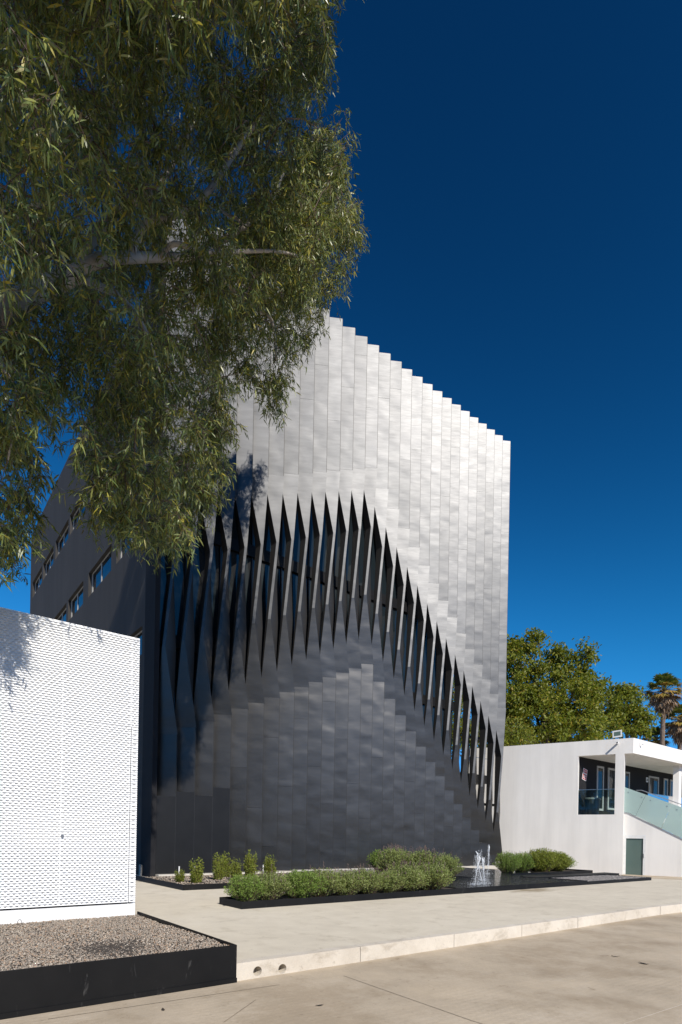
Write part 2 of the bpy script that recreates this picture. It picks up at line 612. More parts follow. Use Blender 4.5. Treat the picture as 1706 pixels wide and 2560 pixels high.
def dip(a, b):
    w = np.asarray(O3) + a * dR + b * dL
    d = (np.dot(w - C3, WN) + 7.0) / 5.0            # fall towards the white building
    d = min(1, max(0, d))
    e = min(1, max(0, (a - 12.0) / 8.0))
    d = d * d * (3 - 2 * d) * e * e * (3 - 2 * e)
    return -0.26 * d


KW = 0.17
mbp = MB()
rows = []
avals = sorted(set([-40, -20, -10, -6, -2.6] + k_a + [kl[0] for kl in kerb_line] + [24, 27, 30, 40, 60]))
for a in avals:
    # inner kerb edge at this a
    ke = KB
    if a > 9.3:
        xx = min(a - ca, rad * math.sin(11 * 0.11))
        ke = cb + math.sqrt(max(0.01, rad * rad - xx * xx))
    row = []
    for b in [ke + KW + 0.004, -3, -1.5, 0, 1.5, 3, 4.5, 6, 8, 10, 14, 30, 60]:
        b = max(b, ke + KW + 0.004)
        row.append(G(a, b, dip(a, b)))
    rows.append(row)
nv = len(rows[0])
vv = [q for rw in rows for q in rw]
ff = []
for i in range(len(rows) - 1):
    for j in range(nv - 1):
        ff.append((i * nv + j, (i + 1) * nv + j, (i + 1) * nv + j + 1, i * nv + j + 1))
mbp.add(vv, ff)
struct(mbp.build('pavement', M['pavement'], smooth=True))

kerb = empty('kerb', G(0, KB, 0), GR)
struct(kerb)


def kl(a, b):
    return (a, b - KB)


def offset_line(pts, d):
    out = []
    for i, q in enumerate(pts):
        p0 = pts[max(i - 1, 0)]
        p1 = pts[min(i + 1, len(pts) - 1)]
        t = Vector((p1[0] - p0[0], p1[1] - p0[1])).normalized()
        out.append((q[0] - t.y * d, q[1] + t.x * d))
    return out


inner = offset_line(kerb_line, KW)
for i in range(len(kerb_line) - 1):
    a0, a1 = kerb_line[i], kerb_line[i + 1]
    b1, b0 = inner[i + 1], inner[i]
    t = (Vector(a1) - Vector(a0)).normalized() * 0.006
    dz = rng.uniform(-0.004, 0.004)
    dy = rng.uniform(-0.004, 0.004)
    mb = MB()
    p0 = (a0[0] + t.x, a0[1] - KB + t.y + dy)
    p1 = (a1[0] - t.x, a1[1] - KB - t.y + dy)
    q1 = (b1[0] - t.x, b1[1] - KB - t.y)
    q0 = (b0[0] + t.x, b0[1] - KB + t.y)
    if i == 1:
        # the stone with two drain mouths: front face is a ring of faces round each bore
        z0, z1 = -0.24, 0.006 + dz
        cells = [(p0[0], -2.07, -2.257, -0.126), (-2.07, p1[0], -1.885, -0.142)]
        r, n = 0.062, 16
        for (x0, x1, hx, hz) in cells:
            circ = [(hx + r * math.cos(2 * math.pi * k / n), p0[1], hz + r * math.sin(2 * math.pi * k / n)) for k in range(n)]
            back = [(c[0], c[1] + 0.155, c[2]) for c in circ]
            outer = []
            for c in circ:
                dx, dzz = c[0] - hx, c[2] - hz
                s = min((x1 - hx) / dx if dx > 1e-6 else ((x0 - hx) / dx if dx < -1e-6 else 1e9), (z1 - hz) / dzz if dzz > 1e-6 else ((z0 - hz) / dzz if dzz < -1e-6 else 1e9))
                outer.append((hx + dx * s, p0[1], hz + dzz * s))
            vs_ = circ + outer + back
            fs = []
            for k in range(n):
                k2 = (k + 1) % n
                fs.append((k, k2, n + k2, n + k))
                fs.append((2 * n + k, 2 * n + k2, k2, k))
            mb.add(vs_, fs, 0)
            mb.add(back, [tuple(range(n))], 0)
            for k in range(n):                            # corner fillers
                A_, B_ = outer[k], outer[(k + 1) % n]
                if abs(A_[0] - B_[0]) > 1e-5 and abs(A_[2] - B_[2]) > 1e-5:
                    cx_ = min((x0, x1), key=lambda v_: min(abs(A_[0] - v_), abs(B_[0] - v_)))
                    cz_ = min((z0, z1), key=lambda v_: min(abs(A_[2] - v_), abs(B_[2] - v_)))
                    mb.add([A_, B_, (cx_, p0[1], cz_)], [(0, 1, 2)], 0)
        mb.add([(p0[0], p0[1], z1), (p1[0], p1[1], z1), (q1[0], q1[1], z1), (q0[0], q0[1], z1)], [(0, 1, 2, 3)])
    else:
        mb.prism([p0, p1, q1, q0], -0.24, 0.006 + dz)
    mb.build('kerb_stone', M['kerb'], kerb)

# long cast joint and cut lines of the road are shallow dark strips
for (x0, y0, x1, y1) in [(1560, 2560, 1706, 2512), (860, 2440, 1180, 2552), (1180, 2552, 1300, 2590), (120, 2548, 700, 2462), (560, 2556, 640, 2500)]:
    def gr(x, y):
        d = ray(x, y)
        t = (-0.209 - EYE) / d[2]
        return np.array([0, 0, EYE]) + d * t
    P, Q = gr(x0, y0), gr(x1, y1)
    t = (Q - P); t /= np.linalg.norm(t)
    s = np.array([-t[1], t[0], 0]) * 0.004
    struct(MB().add([P - s, Q - s, Q + s, P + s], [(0, 1, 2, 3)]).build('road_joint', M['joint'] if x0 != 1560 else M['kerb']))


# ================================================================== gravel bed in the foreground
def pebbles(name, n, area, z, size, mat, parent=None, loc=None, rotz=0.0, hfun=None):
    base = np.array([(1, 0, 0), (-1, 0, 0), (0, 1, 0), (0, -1, 0), (0, 0, 1), (0, 0, -1)], float)
    tri = np.array([(0, 2, 4), (2, 1, 4), (1, 3, 4), (3, 0, 4), (2, 0, 5), (1, 2, 5), (3, 1, 5), (0, 3, 5)])
    P = np.empty((n, 3))
    P[:, 0] = nrg.uniform(area[0], area[1], n)
    P[:, 1] = nrg.uniform(area[2], area[3], n)
    P[:, 2] = z + nrg.uniform(-0.006, 0.008, n) + (hfun(P[:, 0], P[:, 1]) if hfun else 0)
    S = nrg.uniform(size[0], size[1], n)
    sc = np.stack([S * nrg.uniform(0.7, 1.4, n), S * nrg.uniform(0.6, 1.1, n), S * nrg.uniform(0.4, 0.8, n)], 1)
    v = base[None] * sc[:, None]
    v = v + nrg.normal(0, 1, v.shape) * (S * 0.16)[:, None, None]
    th = nrg.uniform(0, 6.28, n)
    ph = nrg.uniform(-0.6, 0.6, n)
    x = v[..., 0] * np.cos(ph)[:, None] - v[..., 2] * np.sin(ph)[:, None]
    zz = v[..., 0] * np.sin(ph)[:, None] + v[..., 2] * np.cos(ph)[:, None]
    xx = x * np.cos(th)[:, None] - v[..., 1] * np.sin(th)[:, None]
    yy = x * np.sin(th)[:, None] + v[..., 1] * np.cos(th)[:, None]
    V = np.stack([xx, yy, zz], -1) + P[:, None]
    T = (tri[None] + (np.arange(n) * 6)[:, None, None]).reshape(-1, 3)
    return np_mesh(name, V.reshape(-1, 3), T, mat, parent, loc, rotz)


gb = empty('gravel_bed', G(-2.58, -4.70), GR)
tag(gb, 'low black steel planter box filled with brown gravel in the foreground', 'planter')
GW = -9.5
MB().box(GW, 0, 0, 0.018, -0.20, 0.25).build('front_plate', M['black_steel'], gb)
MB().box(GW, 0.004, -0.012, -0.001, -0.21, -0.155).build('base_flange', M['black_steel'], gb)
MB().box(-0.018, 0, 0.0185, 3.62, -0.02, 0.25).build('side_plate', M['black_steel'], gb)
MB().box(GW, -0.019, 0.019, 3.6, -0.15, 0.185).build('bed_fill', M['soil'], gb)
stuff(pebbles('gravel', 48000, (-5.2, -0.03, 0.03, 3.56), 0.193, (0.006, 0.018), M['gravel'], gb,
              hfun=lambda x, y: 0.02 * np.sin(x * 2.1 + 1) * np.sin(y * 1.7) + 0.02 * np.clip((x + 0.7), 0, 1)))
def litter(name, px, py, z, ln, label, grp):
    d = ray(px, py)
    t = (z - EYE) / d[2]
    p = np.array([0, 0, EYE]) + d * t
    mb = MB()
    pts = []
    a = rng.uniform(0, 6.28)
    for i in range(6):
        u = i / 5 - 0.5
        w = ln * 0.22 * (1 - (2 * u) ** 2) + 0.002
        h = 0.004 + 0.02 * u * u
        for s in (-1, 1):
            pts.append((u * ln * math.cos(a) - s * w * math.sin(a), u * ln * math.sin(a) + s * w * math.cos(a), h + 0.008 * (s > 0)))
    mb.add(pts, [(2 * i, 2 * i + 1, 2 * i + 3, 2 * i + 2) for i in range(5)])
    o = mb.build(name, M['debris'], None, tuple(p))
    tag(o, label, 'litter', grp)


litter('fallen_leaf', 22, 2325, 0.225, 0.10, 'dark fallen leaf on the gravel at the left edge of the photo', 'debris on the gravel')
litter('fallen_leaf', 252, 2304, 0.225, 0.05, 'small dark scrap on the gravel near the white plinth, right of the wire hoops', 'debris on the gravel')
litter('fallen_leaf', 1610, 2410, -0.211, 0.16, 'dry dark leaf on the road at the far right, well clear of the kerb', 'debris on the road')
litter('fallen_leaf', 800, 2515, -0.211, 0.10, 'dark scrap on the road in the middle of the bottom edge', 'debris on the road')
litter('fallen_leaf', 1540, 2392, -0.211, 0.12, 'dark twig on the road left of the far right dry leaf', 'debris on the road')
litter('fallen_leaf', 408, 2526, -0.211, 0.07, 'small dark scrap on the road just below the black planter front', 'debris on the road')

# ================================================================== white pavilion with expanded metal screen
pv = empty('screened_pavilion', G(-2.66, -1.16), GR)
tag(pv, 'small white pavilion clad in white expanded metal mesh behind the gravel', 'pavilion')
PWID = 5.6
MB().box(-PWID, 0, 0.001, 6.0, -0.05, 0.40).build('plinth', M['white_paint'], pv)
MB().box(-PWID, -0.02, 0.20, 6.0, 0.401, 4.88).build('inner_wall', M['backing'], pv)
MB().box(-PWID, 0, 0.03, 6.0, 4.885, 4.93).build('roof', M['white_paint'], pv)
MB().box(-0.035, 0, 0.02, 0.199, 0.401, 4.884).build('corner_post', M['white_paint'], pv)


def mesh_panel(x0, x1, z0, z1, closed):
    # open panels interlock with the next one like a zip; a closed one ends in a plain selvedge
    px_, pz = 0.077, 0.038
    nc = max(1, round((x1 - x0) / px_))
    nr = max(1, round((z1 - z0) / pz))
    px_ = (x1 - x0) / nc
    pz = (z1 - z0) / nr
    hw, hh = px_ * 0.29, pz * 0.155
    hexa = np.array([(-hw, 0), (-hw * 0.45, -hh), (hw * 0.45, -hh), (hw, 0), (hw * 0.45, hh), (-hw * 0.45, hh)])
    out = np.array([(-0.5 * px_, 0), (-0.5 * px_, -0.5 * pz), (0.5 * px_, -0.5 * pz), (0.5 * px_, 0), (0.5 * px_, 0.5 * pz), (-0.5 * px_, 0.5 * pz)])
    cell = np.zeros((18, 3))
    cell[:6, 0] = out[:, 0]; cell[:6, 2] = out[:, 1]
    cell[6:12, 0] = hexa[:, 0]; cell[6:12, 2] = hexa[:, 1]
    cell[12:18, 0] = hexa[:, 0]; cell[12:18, 2] = hexa[:, 1]
    cell[12:18, 1] = 0.018
    cell[9:12, 1] -= 0.0
    cell[[4, 5], 1] = 0.008
    cell[[1, 2], 1] = -0.006
    cell[[7, 8], 1] = -0.004
    cell[[10, 11], 1] = 0.010
    tr_ = []
    for k in range(6):
        k2 = (k + 1) % 6
        tr_ += [(k, k2, 6 + k2), (k, 6 + k2, 6 + k), (6 + k, 6 + k2, 12 + k2), (6 + k, 12 + k2, 12 + k)]
    tr_ = np.array(tr_)
    cs = []
    for r_ in range(nr):
        off = 0.5 * px_ if r_ % 2 else 0.0
        for c_ in range(nc - (1 if r_ % 2 and closed else 0)):
            cs.append((x0 + (c_ + 0.5) * px_ + off, 0, z0 + (r_ + 0.5) * pz))
    cs = np.array(cs)
    V = (cell[None] + cs[:, None]).reshape(-1, 3)
    T = (tr_[None] + (np.arange(len(cs)) * 18)[:, None, None]).reshape(-1, 3)
    # selvedge strips on the half cells
    o = np_mesh('mesh_panel', V, T, M['white_paint'], pv)
    if not closed and x0 > -5:
        return o
    mb = MB()
    for r_ in range(1, nr, 2):
        zc = z0 + (r_ + 0.5) * pz
        for xa, xb in (((x0, x0 + 0.5 * px_), (x1 - 0.5 * px_, x1)) if closed else ((x0, x0 + 0.5 * px_),) if x0 < -5 else ()):
            mb.add([(xa, -0.006, zc - pz / 2), (xb, -0.006, zc - pz / 2), (xb, 0.008, zc + pz / 2), (xa, 0.008, zc + pz / 2)], [(0, 1, 2, 3)])
    stuff(mb.build('panel_edge', M['white_paint'], o))
    return o


for (x0, x1, z0, z1, cl_) in [(-0.112, -0.002, 0.43, 3.40, True), (-1.202, -0.124, 0.43, 3.40, True), (-2.896, -1.202, 0.43, 3.40, False), (-5.514, -2.896, 0.43, 3.40, False),
                              (-0.124, -0.002, 3.408, 4.93, True), (-1.202, -0.124, 3.408, 4.93, True), (-2.896, -1.202, 3.408, 4.93, False), (-5.514, -2.896, 3.408, 4.93, False)]:
    mesh_panel(x0, x1, z0, z1, cl_)
MB().box(-5.5, -0.13, 0.0205, 0.05, 0.405, 0.424).box(-0.122, -0.114, 0.0205, 0.05, 0.425, 3.398).build('door_gap_shade', M['black_frame'], pv)  # black strips stand in for the shade in the open door gaps
MB().tube([(-1.17, -0.035, 1.54), (-1.17, 0.02, 1.54)], 0.022, 10).build('lock_knob', M['steel'], pv)
wl = empty('wire_hoops', G(-4.43, -1.36, 0.19), GR)
tag(wl, 'pair of thin dark wire hoops stuck in the gravel at the plinth', 'wire')
for q in (-1, 1):
    MB().tube([(q * 0.035 * math.cos(t_), 0, 0.0 + 0.09 * math.sin(t_)) for t_ in [i * math.pi / 8 * 0.5 for i in range(9)]], 0.004, 5).build('hoop', M['black_frame'], wl)

# ================================================================== the metal-clad building
bd = empty('metal_clad_building', tuple(A3), GR)
tag(bd, 'tall building behind a pleated screen of silver and black metal panels with twisted fins', 'building')
S0, PIT, NS, HT, DEP = 0.09, 0.7415, 28, 25.13, 0.45
zb = lambda k: 0.35 * (k - 13) if k <= 13 else -0.705 * (k - 13)
Z_SEAM, Z_P1, Z_P2, Z_BOT = 19.25, 16.38, 13.07, 9.88


JW = 0.028                                            # shadow joint folded into each right hand edge


def sheet(k, z0, z1, mat, flush=False):
    x = S0 + k * PIT
    d = 0.03 if flush else DEP
    xr = x + PIT - 0.004
    tl, tr_ = rng.uniform(-0.007, 0.007), rng.uniform(-0.006, 0.004)
    u = (PIT - 0.004 - JW) / (PIT - 0.004)
    yj = d + tl + (tr_ - d - tl) * u
    q = [(x + 0.004, d + tl), (xr - JW, yj), (xr - JW, yj + 0.02), (xr, tr_ + 0.02), (xr, d + 0.05), (x + 0.004, d + 0.05)]
    mb_ = MB()
    n_ = len(q)
    for i_ in range(n_):
        A_, B_ = q[i_], q[(i_ + 1) % n_]
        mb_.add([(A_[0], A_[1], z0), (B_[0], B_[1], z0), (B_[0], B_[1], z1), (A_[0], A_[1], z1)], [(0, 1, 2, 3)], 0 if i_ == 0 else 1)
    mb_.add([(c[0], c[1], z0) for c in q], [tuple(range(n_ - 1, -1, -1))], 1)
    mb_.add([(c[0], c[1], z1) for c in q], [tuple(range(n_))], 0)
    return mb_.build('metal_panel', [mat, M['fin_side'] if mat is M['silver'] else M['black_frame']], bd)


for k in range(NS):
    b0 = zb(k)
    zs, z1, z2, zt = Z_SEAM + b0, Z_P1 + b0, Z_P2 + b0, Z_BOT + b0
    zt = max(zt, 0.35 + 0.05 * (27 - k))
    z2 = max(z2, zt + 2.0) if k < 27 else z2
    x = S0 + k * PIT
    p = PIT
    # upper silver sheets
    cuts = [zs]
    z = zs + 2.2 + 4.0 * ((k * 0.382 + 0.2) % 1.0)
    while z < HT - 0.8:
        cuts.append(z)
        z += 6.1
    cuts.append(HT)
    for i in range(len(cuts) - 1):
        sheet(k, cuts[i] + 0.004, cuts[i + 1] - 0.003, M['silver'])
    # lower graphite sheets
    if zt > 0.6:
        cuts = [0.12]
        z = (3.0, 3.2, 3.1, 3.45)[k] if k <= 3 else 0.9 + 4.2 * ((k * 0.618 + 0.35) % 1.0)
        while z < zt - 0.9:
            cuts.append(z)
            z += 4.6
        cuts.append(zt)
        for i in range(len(cuts) - 1):
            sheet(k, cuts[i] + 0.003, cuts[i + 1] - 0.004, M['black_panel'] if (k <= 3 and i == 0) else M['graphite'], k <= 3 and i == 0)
    # twisted fin between them
    sec = [
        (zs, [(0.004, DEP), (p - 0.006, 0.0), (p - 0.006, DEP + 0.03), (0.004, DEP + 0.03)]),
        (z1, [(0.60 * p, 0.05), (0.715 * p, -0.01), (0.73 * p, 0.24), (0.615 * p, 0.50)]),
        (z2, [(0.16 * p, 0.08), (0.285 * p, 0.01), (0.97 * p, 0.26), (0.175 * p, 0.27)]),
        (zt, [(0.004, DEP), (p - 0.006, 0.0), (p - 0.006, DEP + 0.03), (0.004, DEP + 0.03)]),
    ]
    mb = MB()
    for i in range(3):
        za, sa = sec[i]
        zc, sb = sec[i + 1]
        nsub = 6
        for q in range(4):
            q2 = (q + 1) % 4
            # front face silver down to the lower kink, graphite below; sides dark
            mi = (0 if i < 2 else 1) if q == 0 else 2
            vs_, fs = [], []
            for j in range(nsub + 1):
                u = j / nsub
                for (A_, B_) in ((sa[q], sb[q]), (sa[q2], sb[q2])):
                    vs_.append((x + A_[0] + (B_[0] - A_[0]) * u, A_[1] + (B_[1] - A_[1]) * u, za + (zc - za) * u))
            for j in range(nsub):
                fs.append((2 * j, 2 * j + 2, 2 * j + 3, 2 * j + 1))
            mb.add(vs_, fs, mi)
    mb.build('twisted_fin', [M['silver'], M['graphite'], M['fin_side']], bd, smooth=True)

# closing trims, ledge, inner frame and glazing
MB().box(-0.10, 0.085, 0.02, 1.09, 0.0, 24.9).build('corner_trim', M['charcoal'], bd)
MB().box(0.1, 20.85, -0.28, 0.6, -0.02, 0.11).build('base_ledge', M['ledge'], bd)
MB().box(0.1, 20.8, 0.52, 1.08, 24.4, 24.9).build('parapet_beam', M['fin_side'], bd)
BW = 17.7
GY = 1.35
for z0, z1 in [(0.0, 0.6), (4.3, 4.75), (8.95, 9.45), (13.6, 14.1), (18.3, 24.3)]:
    MB().box(0.1, BW, GY - 0.12, GY + 0.3, z0, z1).build('floor_edge', M['black_steel'], bd)
x = 0.1
i = 0
while x < BW - 0.2:
    for z0, z1 in [(0.6, 4.3), (4.75, 8.95), (9.45, 13.6), (14.1, 18.3)]:
        MB().box(x + 0.035, min(x + 1.48, BW) - 0.035, GY, GY + 0.03, z0 + 0.003, z1 - 0.003).build('glass_pane', M['glass'], bd)
    MB().box(x - 0.03, x + 0.03, GY - 0.06, GY + 0.08, 0.62, 18.28).build('mullion', M['black_frame'], bd)
    x += 1.483
    i += 1
for s in (18.4, 20.6):
    MB().box(s - 0.09, s + 0.09, 0.75, 0.95, 0.0, 24.3).build('screen_post', M['black_steel'], bd)
for z in (3.6, 7.4, 11.2, 15.0, 18.8, 22.4):
    MB().box(0.2 if z > 18 else BW + 0.1, 20.7, 0.56, 0.70, z, z + 0.14).build('screen_rail', M['black_steel'], bd)
MB().box(BW + 0.05, 21.4, 1.6, 3.2, 5.05, 5.55).build('bridge_deck', M['black_steel'], bd)
for s in (18.1, 18.9, 19.7, 20.6):
    MB().box(s - 0.025, s + 0.025, 1.62, 1.67, 5.551, 6.55).build('bridge_post', M['steel'], bd)
MB().box(BW + 0.05, 21.4, 1.62, 1.67, 6.552, 6.60).build('bridge_rail', M['steel'], bd)

# body: side wall with strip windows, roof, far walls
SD, SH = 25.4, 22.7
rows_w = [(18.0, 19.1, [(21.35, 24.6), (17.85, 20.95), (14.05, 17.3), (10.5, 13.7), (6.0, 9.6), (1.6, 5.1)]),
          (13.25, 14.45, [(21.35, 24.6), (17.85, 20.95), (14.2, 17.3), (10.55, 13.8), (5.75, 9.55), (1.5, 5.0)]),
          (8.5, 9.6, [(10.55, 13.8), (5.75, 9.55), (1.5, 5.0)])]
mb = MB()
zz = 0.0
for (z0, z1, ops) in sorted(rows_w):
    mb.box(-0.06, 0.24, 1.1, SD, zz, z0)
    edge = 1.1
    for (y0, y1) in sorted(ops):
        mb.box(-0.06, 0.24, edge, y0, z0, z1)
        edge = y1
    mb.box(-0.06, 0.24, edge, SD, z0, z1)
    zz = z1
mb.box(-0.06, 0.24, 1.1, SD, zz, SH)
mb.build('side_wall', M['stucco_dark'], bd)
for (z0, z1, ops) in rows_w:
    for (y0, y1) in ops:
        mb = MB()
        w = 0.06
        mid = y0 + (y1 - y0) * 0.56
        mb.box(0.10, 0.16, y0, y1, z0, z0 + 0.05).box(0.10, 0.16, y0, y1, z1 - 0.05, z1)
        mb.box(0.095, 0.165, y1 - 0.16, y1, z0 + 0.051, z1 - 0.051).box(0.095, 0.165, y0, y0 + w, z0 + 0.051, z1 - 0.051)
        mb.box(0.095, 0.165, mid - 0.05, mid + 0.05, z0 + 0.051, z1 - 0.051)
        wf = mb.build('window', M['grey_frame'], bd)
        for (ya, yb) in ((y0 + w, mid - 0.05), (mid + 0.05, y1 - 0.16)):
            MB().box(0.12, 0.14, ya, yb, z0 + 0.052, z1 - 0.052).build('pane', M['glass'], wf)
MB().box(0.24, BW, SD - 0.3, SD, 0, SH).box(BW - 0.3, BW, GY + 0.31, SD - 0.3, 0, SH).build('rear_wall', M['stucco_dark'], bd)
MB().box(0.241, BW - 0.301, GY + 0.31, SD - 0.301, SH - 0.6, SH - 0.2).build('roof', M['stucco_dark'], bd)
MB().box(0.25, BW - 0.31, 4.5, 4.7, 0.0, SH - 0.61).build('inner_wall', M['charcoal'], bd)
MB().box(-0.16, -0.065, 0.9, 1.08, 0.0, 0.42).build('corner_guard', M['ledge'], bd)

# ================================================================== long planter, pool and gravel box
pl_ = empty('long_planter', G(0, 0), GR)
tag(pl_, 'long low black steel planter and pool basin in front of the metal facade', 'planter')
T = 0.02
PA, PE, PZ = 7.35, 14.3, 0.165
MB().box(0, PE, 0, T, -0.02, PZ).build('front_plate', M['black_steel'], pl_)
MB().box(0, T, T + 0.001, 1.05, -0.02, PZ).build('end_plate', M['black_steel'], pl_)
MB().box(0, PA, 1.051, 1.07, -0.02, PZ).build('back_plate', M['black_steel'], pl_)
MB().box(T + 0.001, PA, T + 0.001, 1.05, -0.02, 0.115).build('soil', M['soil'], pl_)
MB().box(PA + 0.001, PA + 0.02, T + 0.001, 1.07, -0.02, 0.14).build('divider', M['black_steel'], pl_)
MB().box(PE - 0.02, PE, T + 0.001, 1.6, -0.02, PZ - 0.01).build('end_plate', M['black_steel'], pl_)
MB().box(PE + 0.001, 19.5, -0.008, T - 0.008, -0.05, 0.125).build('front_plate', M['black_steel'], pl_)
MB().box(19.48, 19.5, T - 0.007, 1.9, -0.1, 0.125).build('end_plate', M['black_steel'], pl_)
MB().box(PE + 0.001, 19.478, T - 0.007, 1.9, -0.05, 0.085).build('bed_fill', M['soil'], pl_)
stuff(pebbles('gravel', 5000, (PE + 0.03, 19.46, 0.04, 1.88), 0.095, (0.018, 0.04), M['gravel_grey'], pl_))
MB().box(13.9, 20.6, 1.905, 2.6, -0.1, 0.155).build('weir_slab', M['black_steel'], pl_)
MB().box(14.6, 21.2, 3.5, 3.53, -0.1, 0.19).box(21.17, 21.2, 3.531, 6.4, -0.1, 0.19).build('rear_plate', M['black_steel'], pl_)
MB().box(14.6, 21.169, 3.531, 6.4, -0.1, 0.12).build('rear_soil', M['soil'], pl_)
MB().box(8.6, 11.6, 3.2, 3.23, -0.05, 0.15).box(11.57, 11.6, 3.231, 8.3, -0.05, 0.15).build('inner_plate', M['black_steel'], pl_)
MB().box(8.6, 11.569, 3.231, 8.3, -0.05, 0.10).build('inner_soil', M['soil'], pl_)
pw = MB().add([(PA + 0.021, T, 0.135), (PE - 0.021, T, 0.135), (PE - 0.021, 1.904, 0.135), (17.5, 3.499, 0.135), (17.5, 8.9, 0.135), (PA + 0.021, 8.9, 0.135)], [(0, 1, 2, 3, 4, 5)])
pool = pw.build('pool_water', M['water'], None, G(0, 0), GR)
struct(pool)
MB().box(PA, 17.5, 8.9, 9.3, -0.02, 0.17).build('pool_rim', M['ledge'], pl_)

rp = empty('rear_planter', G(0.55, 4.5), GR)
tag(rp, 'low black planter with sparse upright shrubs at the left foot of the facade', 'planter')
MB().box(0, 8.0, 0, T, -0.02, 0.165).build('front_plate', M['black_steel'], rp)
MB().box(0, T, T + 0.001, 4.2, -0.02, 0.165).build('end_plate', M['black_steel'], rp)
MB().box(T + 0.001, 8.0, T + 0.001, 4.2, -0.02, 0.10).build('soil', M['soil'], rp)
stuff(pebbles('gravel', 4200, (0.05, 6.0, 0.05, 4.1), 0.10, (0.014, 0.034), M['gravel'], rp))


# ------------------------------------------------------------------ leaves
def leaf_arrays(base, dirn, L, W, droop, twist=None):
    """lanceolate leaves: 6 vertices, 4 triangles each"""
    n = len(base)
    d = dirn / np.linalg.norm(dirn, axis=1, keepdims=True)
    rnd = nrg.normal(0, 1, (n, 3)) if twist is None else twist
    s = np.cross(d, rnd)
    s /= np.linalg.norm(s, axis=1, keepdims=True) + 1e-9
    dn = np.array([0, 0, -1.0])
    L = L[:, None]
    W = W[:, None]
    p1 = base + d * L * 0.35
    p2 = base + d * L * 0.7 + dn * (droop * 0.3) * L
    p3 = base + d * L + dn * droop * L
    V = np.stack([base, p1 - s * W * 0.5, p1 + s * W * 0.5, p2 - s * W * 0.38, p2 + s * W * 0.38, p3], 1)
    tri = np.array([(0, 2, 1), (1, 2, 4), (1, 4, 3), (3, 4, 5)])
    T = (tri[None] + (np.arange(n) * 6)[:, None, None]).reshape(-1, 3)
    return V.reshape(-1, 3), T


def stick_arrays(p0, p1, r0, r1):
    """three sided sticks"""
    n = len(p0)
    d = p1 - p0
    d = d / (np.linalg.norm(d, axis=1, keepdims=True) + 1e-9)
    ref = np.where(np.abs(d[:, 2:3]) > 0.9, np.array([[1.0, 0, 0]]), np.array([[0, 0, 1.0]]))
    s = np.cross(d, ref)
    s /= np.linalg.norm(s, axis=1, keepdims=True) + 1e-9
    u = np.cross(s, d)
    V = []
    for k in range(3):
        off = s * math.cos(2.094 * k) + u * math.sin(2.094 * k)
        V.append(p0 + off * np.asarray(r0).reshape(-1, 1))
    for k in range(3):
        off = s * math.cos(2.094 * k) + u * math.sin(2.094 * k)
        V.append(p1 + off * np.asarray(r1).reshape(-1, 1))
    V = np.stack(V, 1)
    tri = np.array([(0, 1, 4), (0, 4, 3), (1, 2, 5), (1, 5, 4), (2, 0, 3), (2, 3, 5)])
    T = (tri[None] + (np.arange(n) * 6)[:, None, None]).reshape(-1, 3)
    return V.reshape(-1, 3), T


def unit(v):
    return v / (np.linalg.norm(v, axis=-1, keepdims=True) + 1e-9)


# ------------------------------------------------------------------ bushes
def bush_mesh(kind, h, r, nsprig, nleaf, lsize):
    """a mound of leafy sprigs rising from one root"""
    ang = nrg.uniform(0, 2 * math.pi, nsprig)
    lean = np.sqrt(nrg.uniform(0, 1, nsprig))
    lump = 1 + 0.16 * np.sin(ang * 3 + nrg.uniform(0, 6)) + 0.08 * np.sin(ang * 7)
    if kind == 'upright':
        spread = lean * 0.75
        hh = h * nrg.uniform(0.4, 1.2, nsprig) * (1 - 0.3 * lean ** 2)
    else:
        spread = lean
        hh = h * np.sqrt(np.clip(1 - 0.86 * lean ** 3.2, 0.05, 1)) * nrg.uniform(0.82, 1.1, nsprig)
    rb = 0.6 if kind == 'upright' else 0.35
    root = np.stack([np.cos(ang) * spread * r * rb, np.sin(ang) * spread * r * rb, np.full(nsprig, 0.0)], 1)
    tip = np.stack([np.cos(ang) * spread * r * lump, np.sin(ang) * spread * r * lump, hh], 1)
    u = nrg.uniform(0.0, 1, (nsprig, nleaf)) ** (0.95 if kind == 'upright' else 0.6)
    up = np.stack([u ** 1.25, u ** 1.25, u], -1)
    P = root[:, None] + (tip - root)[:, None] * up
    P += nrg.normal(0, 0.018, P.shape)
    P = P.reshape(-1, 3)
    P[:, 2] = np.maximum(P[:, 2], 0.015)
    td = unit(np.repeat(tip - root, nleaf, 0))
    D = td * 0.5 + nrg.normal(0, 0.6, P.shape) + np.array([0, 0, 0.25])
    n = len(P)
    V1, T1 = leaf_arrays(P, D, nrg.uniform(0.7, 1.25, n) * lsize, nrg.uniform(0.3, 0.5, n) * lsize, 0.05)
    V2, T2 = stick_arrays(root, root + (tip - root) * 0.93, np.full(nsprig, 0.005), np.full(nsprig, 0.002))
    return V1, T1, V2, T2, tip


